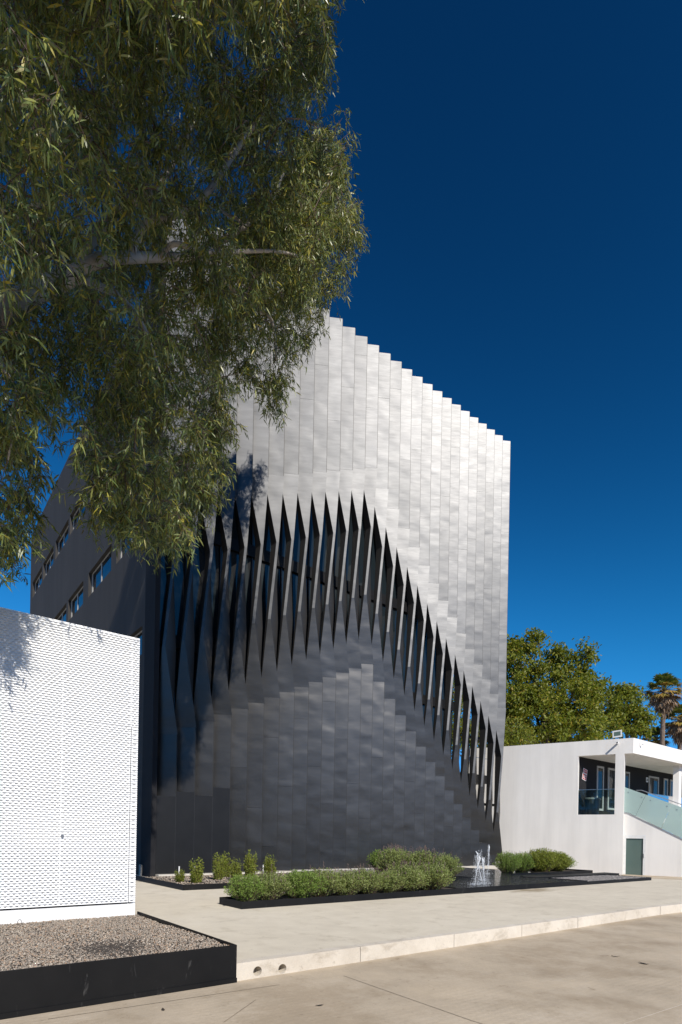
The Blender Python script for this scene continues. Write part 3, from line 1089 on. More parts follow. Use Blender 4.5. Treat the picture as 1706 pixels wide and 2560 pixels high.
def make_bush(name, kind, h, r, nsprig, nleaf, lsize, mat, spikes=0):
    V1, T1, V2, T2, tip = bush_mesh(kind, h, r, nsprig, nleaf, lsize)
    root = empty(name, (0, 0, 0))
    stuff(np_mesh('foliage', V1, T1, mat, root))
    np_mesh('stems', V2, T2, M['twig'], root)
    if spikes:
        sel = tip[nrg.choice(len(tip), spikes)]
        sel = sel[sel[:, 2] > h * 0.55]
        e = sel + np.stack([nrg.normal(0, 0.03, len(sel)), nrg.normal(0, 0.03, len(sel)), nrg.uniform(0.07, 0.2, len(sel))], 1)
        Va, Ta = stick_arrays(sel, e, np.full(len(sel), 0.003), np.full(len(sel), 0.003))
        k = 9
        Pb = np.repeat(e, k, 0) - np.repeat(e - sel, k, 0) * nrg.uniform(0, 0.5, (len(e) * k, 1))
        Vb, Tb = leaf_arrays(Pb, nrg.normal(0, 1, Pb.shape) + np.array([0, 0, 0.6]), np.full(len(Pb), 0.022), np.full(len(Pb), 0.014), 0)
        stuff(np_mesh('flower_spikes', np.concatenate([Va, Vb]), np.concatenate([Ta, Tb + len(Va)]), M['dry_spike'], root))
    return root


def copy_thing(src, loc, rz, sc, label, cat, group):
    c = src.copy()
    COL.objects.link(c)
    c.location = loc
    c.rotation_euler = (0, 0, rz)
    c.scale = sc
    for ch in src.children:
        k = ch.copy()
        COL.objects.link(k)
        k.parent = c
    return tag(c, label, cat, group)


used = set()


def place(proto, key, loc, rz, sc, label, cat, group):
    if key not in used:
        used.add(key)
        proto.location = loc
        proto.rotation_euler = (0, 0, rz)
        proto.scale = sc
        return tag(proto, label, cat, group)
    return copy_thing(proto, loc, rz, sc, label, cat, group)


P_round = [make_bush('round_bush', 'mound', 0.62, 0.50, 330, 26, 0.042, M['bush_leaf'], 0),
           make_bush('round_bush', 'mound', 0.62, 0.50, 330, 26, 0.042, M['bush_leaf_grey'], 26),
           make_bush('round_bush', 'mound', 0.62, 0.50, 330, 26, 0.040, M['bush_leaf_grey'], 44)]
front = [(0.36, 0.45, 0.50, 0.92, 0, 'vivid green round bush at the left end of the long black planter'),
         (0.98, 0.55, 0.56, 0.98, 1, 'second bush from the left end of the long black planter'),
         (1.85, 0.50, 0.62, 1.02, 0, 'third bush from the left in the long planter, just past the small gap'),
         (2.50, 0.60, 0.64, 1.04, 1, 'fourth bush from the left in the long black planter'),
         (3.22, 0.48, 0.58, 0.96, 1, 'fifth bush from the left in the long planter, lower than its neighbours'),
         (3.95, 0.52, 0.60, 1.0, 2, 'sixth bush from the left in the long black planter'),
         (4.68, 0.48, 0.54, 0.88, 1, 'small seventh bush from the left in the long black planter'),
         (5.45, 0.55, 0.72, 1.12, 2, 'tall greyish bush with dry spikes, second from the pool end of the planter'),
         (6.40, 0.52, 0.74, 1.18, 1, 'large greyish bush at the pool end of the long black planter')]
for (a, b, r, h, v, lab) in front:
    place(P_round[v], v, G(a, b, 0.11), rng.uniform(0, 6), (r / 0.5, r / 0.5, h), lab, 'bush', 'bushes in the long front planter')
rear = [(10.9, 7.6, 0.62, 1.5, 0, 'upright yellow-green bush at the left end of the back bush row'),
        (9.8, 5.6, 0.85, 1.62, 2, 'broad bush with dry spikes behind the pool end of the front row'),
        (10.7, 4.9, 0.80, 1.55, 2, 'tall middle bush with dry flower spikes in the back row'),
        (10.85, 6.5, 0.80, 1.58, 2, 'farthest spiky bush of the back row, close to the facade'),
        (10.9, 3.9, 0.62, 1.40, 1, 'green bush standing at the water edge left of the fountain jets')]
for (a, b, r, h, v, lab) in rear:
    place(P_round[v], v, G(a, b, 0.10), rng.uniform(0, 6), (r / 0.5, r / 0.5, h), lab, 'bush', 'bushes on the island behind the pool')
P_far = [make_bush('feathery_bush', 'mound', 0.95, 0.75, 420, 24, 0.06, M['rosemary_leaf'], 0),
         make_bush('feathery_bush', 'mound', 0.95, 0.75, 420, 24, 0.055, M['bush_leaf'], 16)]
for (a, b, r, h, v, lab) in [(16.3, 4.95, 0.62, 0.96, 1, 'dark green bush right of the fountain jets, at the left end of the far clump'),
                             (17.5, 5.0, 0.70, 0.92, 1, 'second bush from the left in the clump before the white wall'),
                             (18.55, 4.7, 1.0, 1.12, 0, 'largest feathery bush in the clump before the white wall'),
                             (19.75, 4.6, 0.8, 0.98, 0, 'feathery bush just right of the largest one before the white wall'),
                             (21.0, 5.3, 0.85, 0.86, 1, 'rounded bush at the right end of the clump before the white wall')]:
    place(P_far[v], 'f%d' % v, G(a, b, 0.10), rng.uniform(0, 6), (r / 0.75, r / 0.75, h), lab, 'bush', 'bushes before the white wall')
P_up = make_bush('upright_shrub', 'upright', 0.62, 0.26, 70, 34, 0.05, M['rosemary_leaf'], 0)
for (a, b, r, h, lab) in [(1.16, 6.2, 0.75, 0.50, 'smallest sprig at the left end of the rear planter'),
                          (1.45, 5.6, 1.0, 1.0, 'upright shrub nearest the left corner of the rear planter'),
                          (2.59, 6.5, 0.9, 1.15, 'left shrub of the three standing close together in the rear planter'),
                          (3.3, 7.4, 1.05, 1.15, 'middle shrub of the three standing close together in the rear planter'),
                          (2.99, 6.0, 0.8, 0.95, 'yellowish right shrub of the three close together in the rear planter'),
                          (4.07, 7.0, 1.1, 1.25, 'tall lone shrub right of the three close together in the rear planter'),
                          (5.05, 7.3, 0.95, 1.05, 'shrub at the right of the rear planter, half hidden behind the front bushes')]:
    place(P_up, 'u', G(a, b, 0.10), rng.uniform(0, 6), (r * 1.2, r * 1.2, h * 1.15), lab, 'shrub', 'upright shrubs in the rear planter')
stake = MB().tube([(0, 0, -0.05), (0, 0, 0.34)], 0.022, 8).tube([(0, 0, 0.341), (0, 0, 0.36)], 0.028, 8)
st0 = None
for i, (a, lab) in enumerate([(2.35, 'white pipe stub at the facade foot, farthest left'), (2.95, 'white pipe stub behind the first upright shrub'),
                              (3.75, 'white pipe stub left of the three close shrubs'), (5.15, 'white pipe stub left of the tall lone shrub'), (5.9, 'white pipe stub right of the tall lone shrub')]):
    if st0 is None:
        st0 = stake.build('pipe_stub', M['white_paint'], None, G(a, 9.2, 0.05))
        o = st0
    else:
        o = st0.copy()
        COL.objects.link(o)
        o.location = G(a, 9.2, 0.05)
    tag(o, lab, 'pipe', 'white pipe stubs along the facade foot')


# ------------------------------------------------------------------ fountain jets
def jet(a, b, h, lean, label):
    root = empty('fountain_jet', G(a, b, 0.135))
    tag(root, label, 'fountain', 'jets of the pool fountain')
    mb = MB()
    pts, rr = [], []
    for i in range(13):
        u = i / 12
        pts.append((lean * u + rng.uniform(-1, 1) * 0.008 * (1 + 2 * u), rng.uniform(-1, 1) * 0.008, h * u))
        rr.append((0.011 + 0.020 * u ** 2) * rng.uniform(0.6, 1.4) * (1.0 if i < 12 else 0.4))
    mb.tube(pts, rr, 7)
    mb.build('water_column', M['spray'], root, smooth=True)
    n = 620
    t = nrg.uniform(0, 1, n)
    fall = nrg.uniform(0, 1, n) ** 1.5
    P = np.stack([lean * t + nrg.normal(0, 0.02, n) + fall * nrg.normal(0, 0.07, n), nrg.normal(0, 0.025, n) + fall * nrg.normal(0, 0.06, n), h * (1 - fall * 0.9) * nrg.uniform(0.85, 1.06, n)], 1)
    P[:150, 0] = nrg.normal(0, 0.13, 150)
    P[:150, 1] = nrg.normal(0, 0.13, 150)
    P[:150, 2] = np.abs(nrg.normal(0, 0.05, 150))
    base = np.array([(1, 0, 0), (-1, 0, 0), (0, 1, 0), (0, -1, 0), (0, 0, 1.4), (0, 0, -1.4)], float)
    tri = np.array([(0, 2, 4), (2, 1, 4), (1, 3, 4), (3, 0, 4), (2, 0, 5), (1, 2, 5), (3, 1, 5), (0, 3, 5)])
    S = nrg.uniform(0.0025, 0.010, n)
    V = (base[None] * S[:, None, None] + P[:, None]).reshape(-1, 3)
    Tt = (tri[None] + (np.arange(n) * 6)[:, None, None]).reshape(-1, 3)
    stuff(np_mesh('droplets', V, Tt, M['spray'], root, smooth=True))


jet(8.85, 0.85, 0.93, 0.16, 'leftmost tall fountain jet leaning right, nearest the front plate')
jet(9.35, 0.85, 0.86, -0.05, 'thin fountain jet between the two leaning front jets')
jet(10.55, 1.9, 1.05, -0.20, 'fountain jet leaning left, right one of the front three')
jet(13.9, 4.2, 1.22, 0.02, 'lone upright fountain jet at the back of the pool')

# ================================================================== white building on the right
wb = empty('white_building', tuple(C3), WROT)
tag(wb, 'two-storey white building with open corner balcony and outside stair on the right', 'building')
W2 = np.array([float(np.dot(dR, W1)), float(np.dot(dR, WN))])
ST = M['stucco_white']
MB().box(-9, -2.25, 0, 0.35, -0.6, 6.55).box(-2.25, -0.3, 0, 0.35, -0.6, 3.15).build('front_wall', ST, wb)
MB().box(-0.3, 0.16, 0, 0.55, -0.6, 3.13).box(-0.3, 0.16, 0, 0.40, 3.13, 6.55).build('corner_pier', ST, wb)
LEN = 16.0
cx1, cy1 = 0.59 + W2[0] * LEN, 0 + W2[1] * LEN
MB().prism([(-9, 0), (0.59, 0), (cx1, cy1), (-9, cy1)], 6.551, 7.40).build('roof_slab', ST, wb)
MB().prism([(-9, 0.351), (-0.31, 0.351), (-0.31, 0.56), (0.16, 0.56), (0.16 + W2[0] * LEN, 0.56 + W2[1] * LEN), (-9, 0.56 + W2[1] * LEN)], 2.85, 3.13).build('floor_slab', ST, wb)


def dark(t, y=0.0):                                  # point on the dark wall
    return (-2.2 + W2[0] * t - W2[1] * y, 0.36 + W2[1] * t + W2[0] * y)


def wallbox(mb, t0, t1, y0, y1, z0, z1, mi=0):        # box in the frame of the dark wall (y < 0: proud)
    q = [dark(t0, y0), dark(t1, y0), dark(t1, y1), dark(t0, y1)]
    return mb.prism(q, z0, z1, mi)


mb = MB()
wallbox(mb, 0, LEN, 0.0, 0.2, 3.131, 6.55)
mb.build('balcony_wall', M['charcoal'], wb)
for (t0, t1, z0, z1) in [(1.85, 2.67, 3.5, 6.2), (3.2, 4.35, 3.6, 6.2), (5.3, 6.0, 3.6, 6.15), (8.75, 10.25, 3.14, 6.15), (11.05, 11.7, 3.6, 6.15), (12.1, 12.95, 3.6, 6.15)]:
    mb = MB()
    w = 0.12
    wallbox(mb, t0, t0 + w, -0.06, 0, z0, z1); wallbox(mb, t1 - w, t1, -0.06, 0, z0, z1)
    wallbox(mb, t0 + w, t1 - w, -0.06, 0, z1 - w, z1)
    if z0 > 3.2:
        wallbox(mb, t0 + w, t1 - w, -0.06, 0, z0, z0 + w)
    fr_ = mb.build('window' if z0 > 3.2 else 'door', M['grey_frame'], wb)
    mb = MB()
    wallbox(mb, t0 + w, t1 - w, -0.03, -0.01, z0 + (w if z0 > 3.2 else 0), z1 - w)
    mb.build('pane', M['glass'], fr_)
mb = MB()
for t in (7.3, 13.3):
    q = [(0.1 - 0.3 + W2[0] * t, W2[1] * t), (0.13 + W2[0] * t, W2[1] * t), (0.13 + W2[0] * (t + 0.4), W2[1] * (t + 0.4)), (-0.2 + W2[0] * (t + 0.4), W2[1] * (t + 0.4))]
    MB().prism(q, 3.131, 6.55).build('balcony_column', ST, wb)
MB().box(-2.25, -0.31, 0.20, 0.212, 3.16, 4.58).build('railing_glass', M['clear'], wb)
MB().box(-2.25, -0.31, 0.19, 0.222, 4.581, 4.62).build('railing_cap', M['steel'], wb)
q0 = (0.02 + W2[0] * 3.2, 0.56 + W2[1] * 3.2)
q1 = (0.02 + W2[0] * 12, 0.56 + W2[1] * 12)
ux = np.array([W2[1], -W2[0]]) * 0.012
MB().prism([q0, q1, (q1[0] - ux[0], q1[1] - ux[1]), (q0[0] - ux[0], q0[1] - ux[1])][::-1], 3.14, 4.55).build('railing_glass', M['clear'], wb)
MB().prism([(q0[0] + ux[0], q0[1] + ux[1]), (q1[0] + ux[0], q1[1] + ux[1]), (q1[0] - 2 * ux[0], q1[1] - 2 * ux[1]), (q0[0] - 2 * ux[0], q0[1] - 2 * ux[1])][::-1], 4.551, 4.59).build('railing_cap', M['steel'], wb)
MB().prism([(0.25 + W2[0] * .9, W2[1] * .9 + 0.1), (0.32 + W2[0] * .9, W2[1] * .9 + 0.1), (0.32 + W2[0] * .9, W2[1] * .9 + .4), (0.25 + W2[0] * .9, W2[1] * .9 + .4)], 6.53, 6.549).build('ceiling_lamp', M['white_frame'], wb)
# stair wall with door, sloping top
slope = 0.539
ztop = lambda x: 3.2 - slope * (x - 0.4)
xe = 6.2
mb = MB()
mb.prism_y([(0.162, 1.98), (1.26, 1.98), (1.26, ztop(1.26)), (0.4, 3.2), (0.162, 3.24)], 0.36, 0.55)
mb.prism_y([(1.26, -0.6), (xe, -0.6), (xe, ztop(xe)), (1.26, ztop(1.26))], 0.36, 0.55)
mb.build('stair_wall', ST, wb)
mb = MB()
mb.prism_y([(0.162, 3.242), (0.4, 3.202), (xe, ztop(xe) + 0.002), (xe, ztop(xe) + 0.05), (0.4, 3.25), (0.162, 3.285)], 0.34, 0.57)
mb.build('stair_coping', M['white_paint'], wb)
dz0 = -0.25
mb = MB().box(0.165, 0.28, 0.345, 0.50, dz0, 1.975).box(1.14, 1.257, 0.345, 0.50, dz0, 1.975).box(0.281, 1.139, 0.345, 0.50, 1.82, 1.975)
dr = mb.build('lower_door', M['white_frame'], wb)
MB().box(0.281, 1.139, 0.40, 0.43, dz0, 1.819).build('door_glass', M['glass_green'], dr)
MB().box(1.165, 1.19, 0.31, 0.344, 0.75, 0.98).build('handle', M['steel'], dr)
# frosted glass panels of the stair
tp = lambda x: 4.74 - 0.4187 * (x - 0.07)
bt = lambda x: max(ztop(x), 0) + 0.06 if x > 0.4 else 3.30
for (xt0, xb0, xt1, xb1) in [(0.165, 0.165, 1.225, 0.735), (1.235, 0.745, 2.485, 2.0), (2.495, 2.01, 3.8, 3.35), (3.81, 3.36, 5.1, 4.7)]:
    poly = [(xb0, bt(xb0))] + ([(0.4, bt(0.41))] if xb0 < 0.4 else []) + [(xb1, bt(xb1)), (xt1, tp(xt1)), (xt0, tp(xt0))]
    gp = MB().prism_y(poly, 0.30, 0.316).build('balustrade_panel', M['frosted'], wb)
    for f_ in (0.18, 0.82):
        xq = xt0 + (xt1 - xt0) * f_
        MB().tube([(xq, 0.285, tp(xq) - 0.22), (xq, 0.40, tp(xq) - 0.22)], 0.03, 10).build('fixing', M['steel'], gp)
MB().tube([(0.75, 0.45, 4.52), (1.0, 0.45, 4.52), (6.0, 0.45, tp(6.0) + 0.11)], 0.022, 8).build('stair_handrail', M['steel'], wb)
# things fixed on or standing in the building
WB = lambda x, y, z: tuple(C3 + x * W1 + y * WN + np.array([0, 0, z]))
fl = empty('floodlight', WB(-0.25, 0.5, 7.40), WROT)
tag(fl, 'pale rectangular floodlight standing on the white roof edge', 'floodlight')
MB().prism_y([(-0.26, 0.16), (0.22, 0.20), (0.20, 0.58), (-0.28, 0.54)], -0.04, 0.06).build('housing', M['white_frame'], fl)
MB().prism_y([(-0.19, 0.24), (0.15, 0.27), (0.14, 0.50), (-0.20, 0.47)], -0.048, -0.041).build('lens', M['glass_green'], fl)
MB().box(-0.2, 0.2, -0.02, 0.02, 0.0, 0.03).box(-0.02, 0.02, -0.019, 0.019, 0.031, 0.17).build('bracket', M['steel'], fl)
sp = empty('roof_spout', WB(-0.2, 0.0, 7.14), WROT)
tag(sp, 'short white drain spout sticking out below the white roof edge', 'spout')
n = 14
ring = [(0.055 * math.cos(2 * math.pi * k / n), 0.055 * math.sin(2 * math.pi * k / n)) for k in range(n)]
mb = MB()
vs_ = [(c[0], -0.36, c[1]) for c in ring] + [(c[0], 0.0, c[1]) for c in ring] + [(c[0] * .8, -0.36, c[1] * .8) for c in ring] + [(c[0] * .8, 0.0, c[1] * .8) for c in ring]
fs = []
for k in range(n):
    k2 = (k + 1) % n
    fs += [(k, k2, n + k2, n + k), (2 * n + k2, 2 * n + k, 3 * n + k, 3 * n + k2), (k2, k, 2 * n + k, 2 * n + k2)]
mb.add(vs_, fs).build('pipe', M['white_paint'], sp, smooth=False)
MB().tube([(0, -0.30, 0), (0, -0.28, 0)], 0.04, 12).build('pipe_bore', M['black_frame'], sp)
sc_ = empty('security_camera', tuple(C3 + W1 * (0.59 + 0.0) + dR * 0.75 + np.array([0, 0, 7.13])), GR)
tag(sc_, 'small white security camera on the fascia right of the roof corner', 'camera')
MB().box(-0.03, 0.03, -0.03, -0.005, -0.09, 0.09).build('mount', M['white_paint'], sc_)
MB().tube([(0, -0.03, 0.03), (0.06, -0.14, 0.0)], 0.012, 6).build('arm', M['white_paint'], sc_)
MB().tube([(0.0, -0.12, 0.0), (0.12, -0.18, -0.03)], 0.04, 10).build('housing', M['white_paint'], sc_)
MB().tube([(0.121, -0.1805, -0.0305), (0.128, -0.184, -0.032)], 0.036, 10).build('lens', M['black_frame'], sc_)
ds = tuple(C3 + (-2.2) * W1 + 0.36 * WN + 0.5 * dR + np.array([0, 0, 5.55]))
sg = empty('wall_sign', ds, GR)
tag(sg, 'tilted red and white notice on the dark balcony wall', 'sign')
tilt = MB()
def rot_rect(mb_, x0, x1, z0, z1, y, mi=0, th=R(12)):
    c, s = math.cos(th), math.sin(th)
    q = [(x0, z0), (x1, z0), (x1, z1), (x0, z1)]
    mb_.prism_y([(a_ * c - b_ * s * -1 * -1 if False else a_ * c + b_ * s, -a_ * s + b_ * c) for a_, b_ in q], y - 0.006, y, mi)
rot_rect(tilt, -0.24, 0.24, -0.34, 0.34, -0.012)
tilt.build('board', M['white_frame'], sg)
tilt = MB()
rot_rect(tilt, -0.20, 0.20, -0.30, 0.02, -0.0195)
rot_rect(tilt, -0.20, 0.20, 0.10, 0.30, -0.0195)
tilt.build('red_field', M['sign_red'], sg)
tilt = MB()
for (x0, x1, z0, z1) in [(-0.15, 0.15, -0.10, -0.06), (-0.15, 0.05, -0.17, -0.13), (-0.15, 0.12, -0.24, -0.20), (-0.12, -0.04, 0.15, 0.25), (0.02, 0.14, 0.18, 0.22)]:
    rot_rect(tilt, x0, x1, z0, z1, -0.027)
tilt.build('lettering', M['white_frame'], sg)
dn_ = tuple(C3 + (-2.2) * W1 + 0.36 * WN + 8.55 * dR + np.array([0, 0, 5.85]))
sg2 = empty('door_sign', dn_, GR)
tag(sg2, 'small pale plate on the dark wall left of the balcony door', 'sign')
MB().box(-0.16, 0.16, -0.02, -0.005, -0.16, 0.16).build('plate', M['white_frame'], sg2)
MB().box(-0.10, -0.02, -0.027, -0.021, -0.08, 0.08).box(0.03, 0.10, -0.027, -0.021, -0.08, 0.08).build('lettering', M['bin'], sg2)
bn = empty('waste_bin', WB(-1.6, 1.15, 3.13), WROT)
tag(bn, 'grey round waste bin with pale rim standing behind the balcony railing', 'bin')
MB().tube([(0, 0, 0.0), (0, 0, 0.3), (0, 0, 0.95)], [0.32, 0.36, 0.44], 20).build('body', M['bin'], bn, smooth=False)
MB().tube([(0, 0, 0.951), (0, 0, 1.02), (0, 0, 1.05)], [0.47, 0.47, 0.42], 20).build('rim', M['bin_lid'], bn)

# ================================================================== trees behind the white building
def crown_tree(name, label, base, lobes, nclus, nleaf, lsize, mat, trunk_r, group=None):
    """lobes: (centre xyz, radius xyz); leaves sit in clumps spread over the lobes"""
    base = np.asarray(base, float)
    root = empty(name, tuple(base))
    tag(root, label, 'tree', group)
    cl = []
    vol = np.array([l[1][0] * l[1][1] * l[1][2] for l in lobes]) ** 0.7
    vol /= vol.sum()
    for (c, r), w in zip(lobes, vol):
        n = int(nclus * w)
        d = unit(nrg.normal(0, 1, (n, 3)))
        rad = nrg.uniform(0.35, 1, (n, 1)) ** 0.45
        cl.append(np.asarray(c) + d * rad * np.asarray(r) * (1 + 0.12 * nrg.normal(0, 1, (n, 1))))
    cl = np.concatenate(cl)
    n = len(cl)
    P = np.repeat(cl, nleaf, 0) + nrg.normal(0, 1, (n * nleaf, 3)) * np.array([0.27, 0.27, 0.20])
    D = nrg.normal(0, 1, P.shape) + np.array([0, 0, -0.2])
    V, Tt = leaf_arrays(P, D, nrg.uniform(0.7, 1.3, len(P)) * lsize, nrg.uniform(0.35, 0.5, len(P)) * lsize, 0.15)
    stuff(np_mesh('crown', V - base, Tt, mat, root))
    top = np.mean([l[0] for l in lobes], 0)
    mb = MB()
    mid = base * 0.35 + top * 0.65
    fork = np.array([base[0], base[1], base[2] + (top[2] - base[2]) * 0.45])
    mb.tube([base - base, (fork - base) * 0.5 + np.array([0.15, 0, 0]), fork - base], [trunk_r, trunk_r * 0.8, trunk_r * 0.65], 10)
    mb.build('trunk', M['dark_bark'], root, smooth=True)
    mb = MB()
    for (c, r) in lobes:
        c = np.asarray(c)
        m_ = fork * 0.45 + c * 0.55 + np.array([0, 0, 0.5])
        mb.tube([fork - base - np.array([0, 0, 0.2]), m_ - base, c - base], [trunk_r * 0.5, trunk_r * 0.25, 0.04], 6)
    mb.build('limbs', M['dark_bark'], root, smooth=True)
    # twigs
    near = np.array([np.argmin([np.linalg.norm(q - np.asarray(l[0])) for l in lobes]) for q in cl[:500]])
    src = np.array([lobes[i][0] for i in near], float)
    Vt, Tw = stick_arrays(src - base, cl[:500] - base, np.full(len(src), 0.03), np.full(len(src), 0.008))
    np_mesh('twigs', Vt, Tw, M['dark_bark'], root)
    return root


def lobe(x, y, rpx, depth, sy=0.85, sd=0.9):
    c = at(x, y, depth)
    r = rpx / FPX * depth
    return (tuple(c), (r, r * sd, r * sy))


TD = 46.0
crown_tree('broadleaf_tree', 'large olive-green broadleaf tree behind the white roof beside the facade', (17.0, TD, -0.2),
           [lobe(1300, 1650, 55, TD), lobe(1270, 1740, 70, TD - 1), lobe(1345, 1720, 70, TD), lobe(1420, 1665, 48, TD), lobe(1455, 1640, 30, TD), lobe(1400, 1640, 28, TD),
            lobe(1440, 1760, 75, TD - 1), lobe(1480, 1710, 40, TD), lobe(1360, 1800, 80, TD - 1.5), lobe(1500, 1770, 48, TD), lobe(1240, 1640, 60, TD + 1),
            lobe(1430, 1815, 70, TD - 1.5), lobe(1320, 1605, 30, TD), lobe(1345, 1590, 18, TD), lobe(1375, 1625, 14, TD), lobe(1515, 1812, 38, TD), lobe(1290, 1820, 60, TD - 1),
            lobe(1250, 1840, 40, TD)],
           640, 56, 0.29, M['broad_leaf'], 0.4, 'trees behind the white building')
crown_tree('broadleaf_tree', 'smaller broadleaf tree right of the large one, behind the roof floodlight', (24.5, TD + 2, -0.2),
           [lobe(1560, 1760, 45, TD + 2), lobe(1585, 1735, 22, TD + 2), lobe(1575, 1800, 42, TD + 2), lobe(1608, 1800, 26, TD + 2), lobe(1535, 1800, 35, TD + 2), lobe(1548, 1728, 18, TD + 2),
            lobe(1530, 1735, 10, TD + 2), lobe(1612, 1832, 16, TD + 2)],
           140, 56, 0.29, M['broad_leaf'], 0.25, 'trees behind the white building')
crown_tree('broadleaf_tree', 'light green low tree peeping over the white wall next to the facade edge', (12.6, 41.0, -0.2),
           [lobe(1282, 1835, 42, 41), lobe(1310, 1850, 30, 41), lobe(1250, 1850, 40, 41), lobe(1200, 1840, 50, 41), lobe(1150, 1830, 45, 41)],
           300, 26, 0.17, M['broad_leaf'], 0.2, 'trees behind the white building')
crown_tree('broadleaf_tree', 'tree glimpsed between the dark fins at the right of the facade', (9.3, 47.0, -0.2),
           [lobe(1110, 1790, 70, 47), lobe(1150, 1740, 60, 47), lobe(1090, 1860, 60, 47)],
           300, 22, 0.2, M['broad_leaf'], 0.25, 'trees behind the white building')


def palm(name, label, px, ytop, ybase, depth, crown_px, group):
    top = at(px, ytop, depth)
    base = np.array([top[0] - 0.2, top[1], -0.2])
    root = empty(name, tuple(base))
    tag(root, label, 'palm tree', group)
    H = top[2] - base[2]
    cr_ = crown_px / FPX * depth
    mb = MB()
    pts, rr = [], []
    for i in range(26):
        u = i / 25
        pts.append((0.2 * u, 0.05 * math.sin(u * 5), H * u))
        rr.append(0.30 * (1 - 0.35 * u) * (1.06 if i % 2 else 0.95) + (0.10 if i < 2 else 0))
    mb.tube(pts, rr, 10)
    mb.build('trunk', M['palm_trunk'], root)
    c = np.array([0.2, 0, H])
    # skirt of dead fronds
    nd_ = 800
    ang = nrg.uniform(0, 6.28, nd_)
    zz_ = nrg.uniform(0, 1, nd_)
    r0 = 0.22 + 0.1 * nrg.uniform(0, 1, nd_)
    P = np.stack([c[0] + np.cos(ang) * (r0 + (1 - zz_) * cr_ * 0.28), c[1] + np.sin(ang) * (r0 + (1 - zz_) * cr_ * 0.28), c[2] - 0.1 - zz_ * cr_ * 0.95], 1)
    D = np.stack([np.cos(ang) * 0.25, np.sin(ang) * 0.25, np.full(nd_, -1.0)], 1) + nrg.normal(0, 0.18, (nd_, 3))
    V, Tt = leaf_arrays(P, D, nrg.uniform(0.5, 1.1, nd_) * cr_ * 0.5, nrg.uniform(0.04, 0.10, nd_) * cr_ * 0.7, 0.05)
    np_mesh('dead_skirt', V, Tt, M['palm_dead'], root)
    for i in range(56):
        ph = i * 2.399
        el = 1.35 - 2.3 * (i / 55) + rng.uniform(-0.12, 0.12)
        d = np.array([math.cos(ph) * math.cos(el), math.sin(ph) * math.cos(el), math.sin(el)])
        pl_len = cr_ * rng.uniform(0.50, 0.66)
        e = c + d * pl_len
        side = unit(np.cross(d, np.array([0, 0, 1.0])))
        upv = np.cross(side, d)
        k = 17
        th = np.linspace(-1.25, 1.25, k)
        D = d[None] * np.cos(th)[:, None] + side[None] * np.sin(th)[:, None] + upv[None] * nrg.normal(0.05, 0.06, (k, 1))
        L = cr_ * 0.58 * (1 - 0.22 * np.abs(th)) * nrg.uniform(0.85, 1.1, k)
        V, Tt = leaf_arrays(np.repeat(e[None], k, 0), D, L, np.full(k, cr_ * 0.085), 0.30, np.repeat(upv[None], k, 0) + nrg.normal(0, 0.15, (k, 3)))
        Vs, Ts = stick_arrays(c[None], e[None], np.array([0.035]), np.array([0.02]))
        np_mesh('frond', np.concatenate([V, Vs]), np.concatenate([Tt, Ts + len(V)]), M['palm_leaf'] if i < 26 else M['palm_mid'] if i < 44 else M['palm_dead'], root)
    return root


palm('fan_palm', 'tall fan palm with a brown skirt of dead fronds at the right edge', 1660, 1728, 1850, 55.0, 46, 'fan palms beyond the white building')
palm('fan_palm', 'second fan palm lower behind the tall one, cut by the right edge', 1702, 1800, 1860, 58.0, 44, 'fan palms beyond the white building')
palm('fan_palm', 'lowest fan palm, its fronds just above the fascia left of the tall trunk', 1640, 1850, 1860, 60.0, 34, 'fan palms beyond the white building')

# unseen belt of trees, added behind the viewpoint to darken what lower panels mirror
nb = 11000
bx = nrg.uniform(-75, 85, nb)
top_ = 9.0 + 2.5 * np.sin(bx * 0.31) + 1.6 * np.sin(bx * 0.83 + 1.0)
BP = np.stack([bx, -36 + nrg.normal(0, 2.6, nb) - 0.25 * np.abs(bx - 5) * 0.2, top_ * nrg.uniform(0.04, 1, nb)], 1)
Vb_, Tb_ = leaf_arrays(BP, nrg.normal(0, 1, BP.shape), nrg.uniform(0.7, 1.3, nb), nrg.uniform(0.4, 0.7, nb), 0.1)
tx = np.arange(-72, 84, 6.0)
t0_ = np.stack([tx, np.full(len(tx), -36.0), np.full(len(tx), -0.2)], 1)
Vs_, Ts_ = stick_arrays(t0_, t0_ + np.array([0.3, 0, 6.5]), np.full(len(tx), 0.25), np.full(len(tx), 0.1))
stuff(np_mesh('added_tree_belt', np.concatenate([Vb_, Vs_]), np.concatenate([Tb_, Ts_ + len(Vb_)]), [M['euc_leaf'], M['dark_bark']], mi=[0] * len(Tb_) + [1] * len(Ts_)))

# ================================================================== the big eucalyptus
nrg = np.random.default_rng(23)
eu = empty('eucalyptus_tree', (-6.4, 5.0, 0.0))
tag(eu, 'huge eucalyptus with drooping leaves and pale limbs hanging in from the upper left', 'tree')
EB = np.array([-6.4, 5.0, 0.0])
SL = -np.array(SUN_DIR)                               # way the sunlight travels
N_OUT = -dL


def in_poly(x, y, poly):
    r_ = False
    n_ = len(poly)
    j = n_ - 1
    for i_ in range(n_):
        xi, yi = poly[i_]
        xj, yj = poly[j]
        if (yi > y) != (yj > y) and x < (xj - xi) * (y - yi) / (yj - yi) + xi:
            r_ = not r_
        j = i_
    return r_


SHADE = [(300, 900), (560, 1115), (610, 1130), (655, 1125), (672, 1180), (640, 1290), (610, 1400), (640, 1540), (640, 1665), (585, 1690), (535, 1760), (500, 1850), (478, 1945), (300, 1990)]


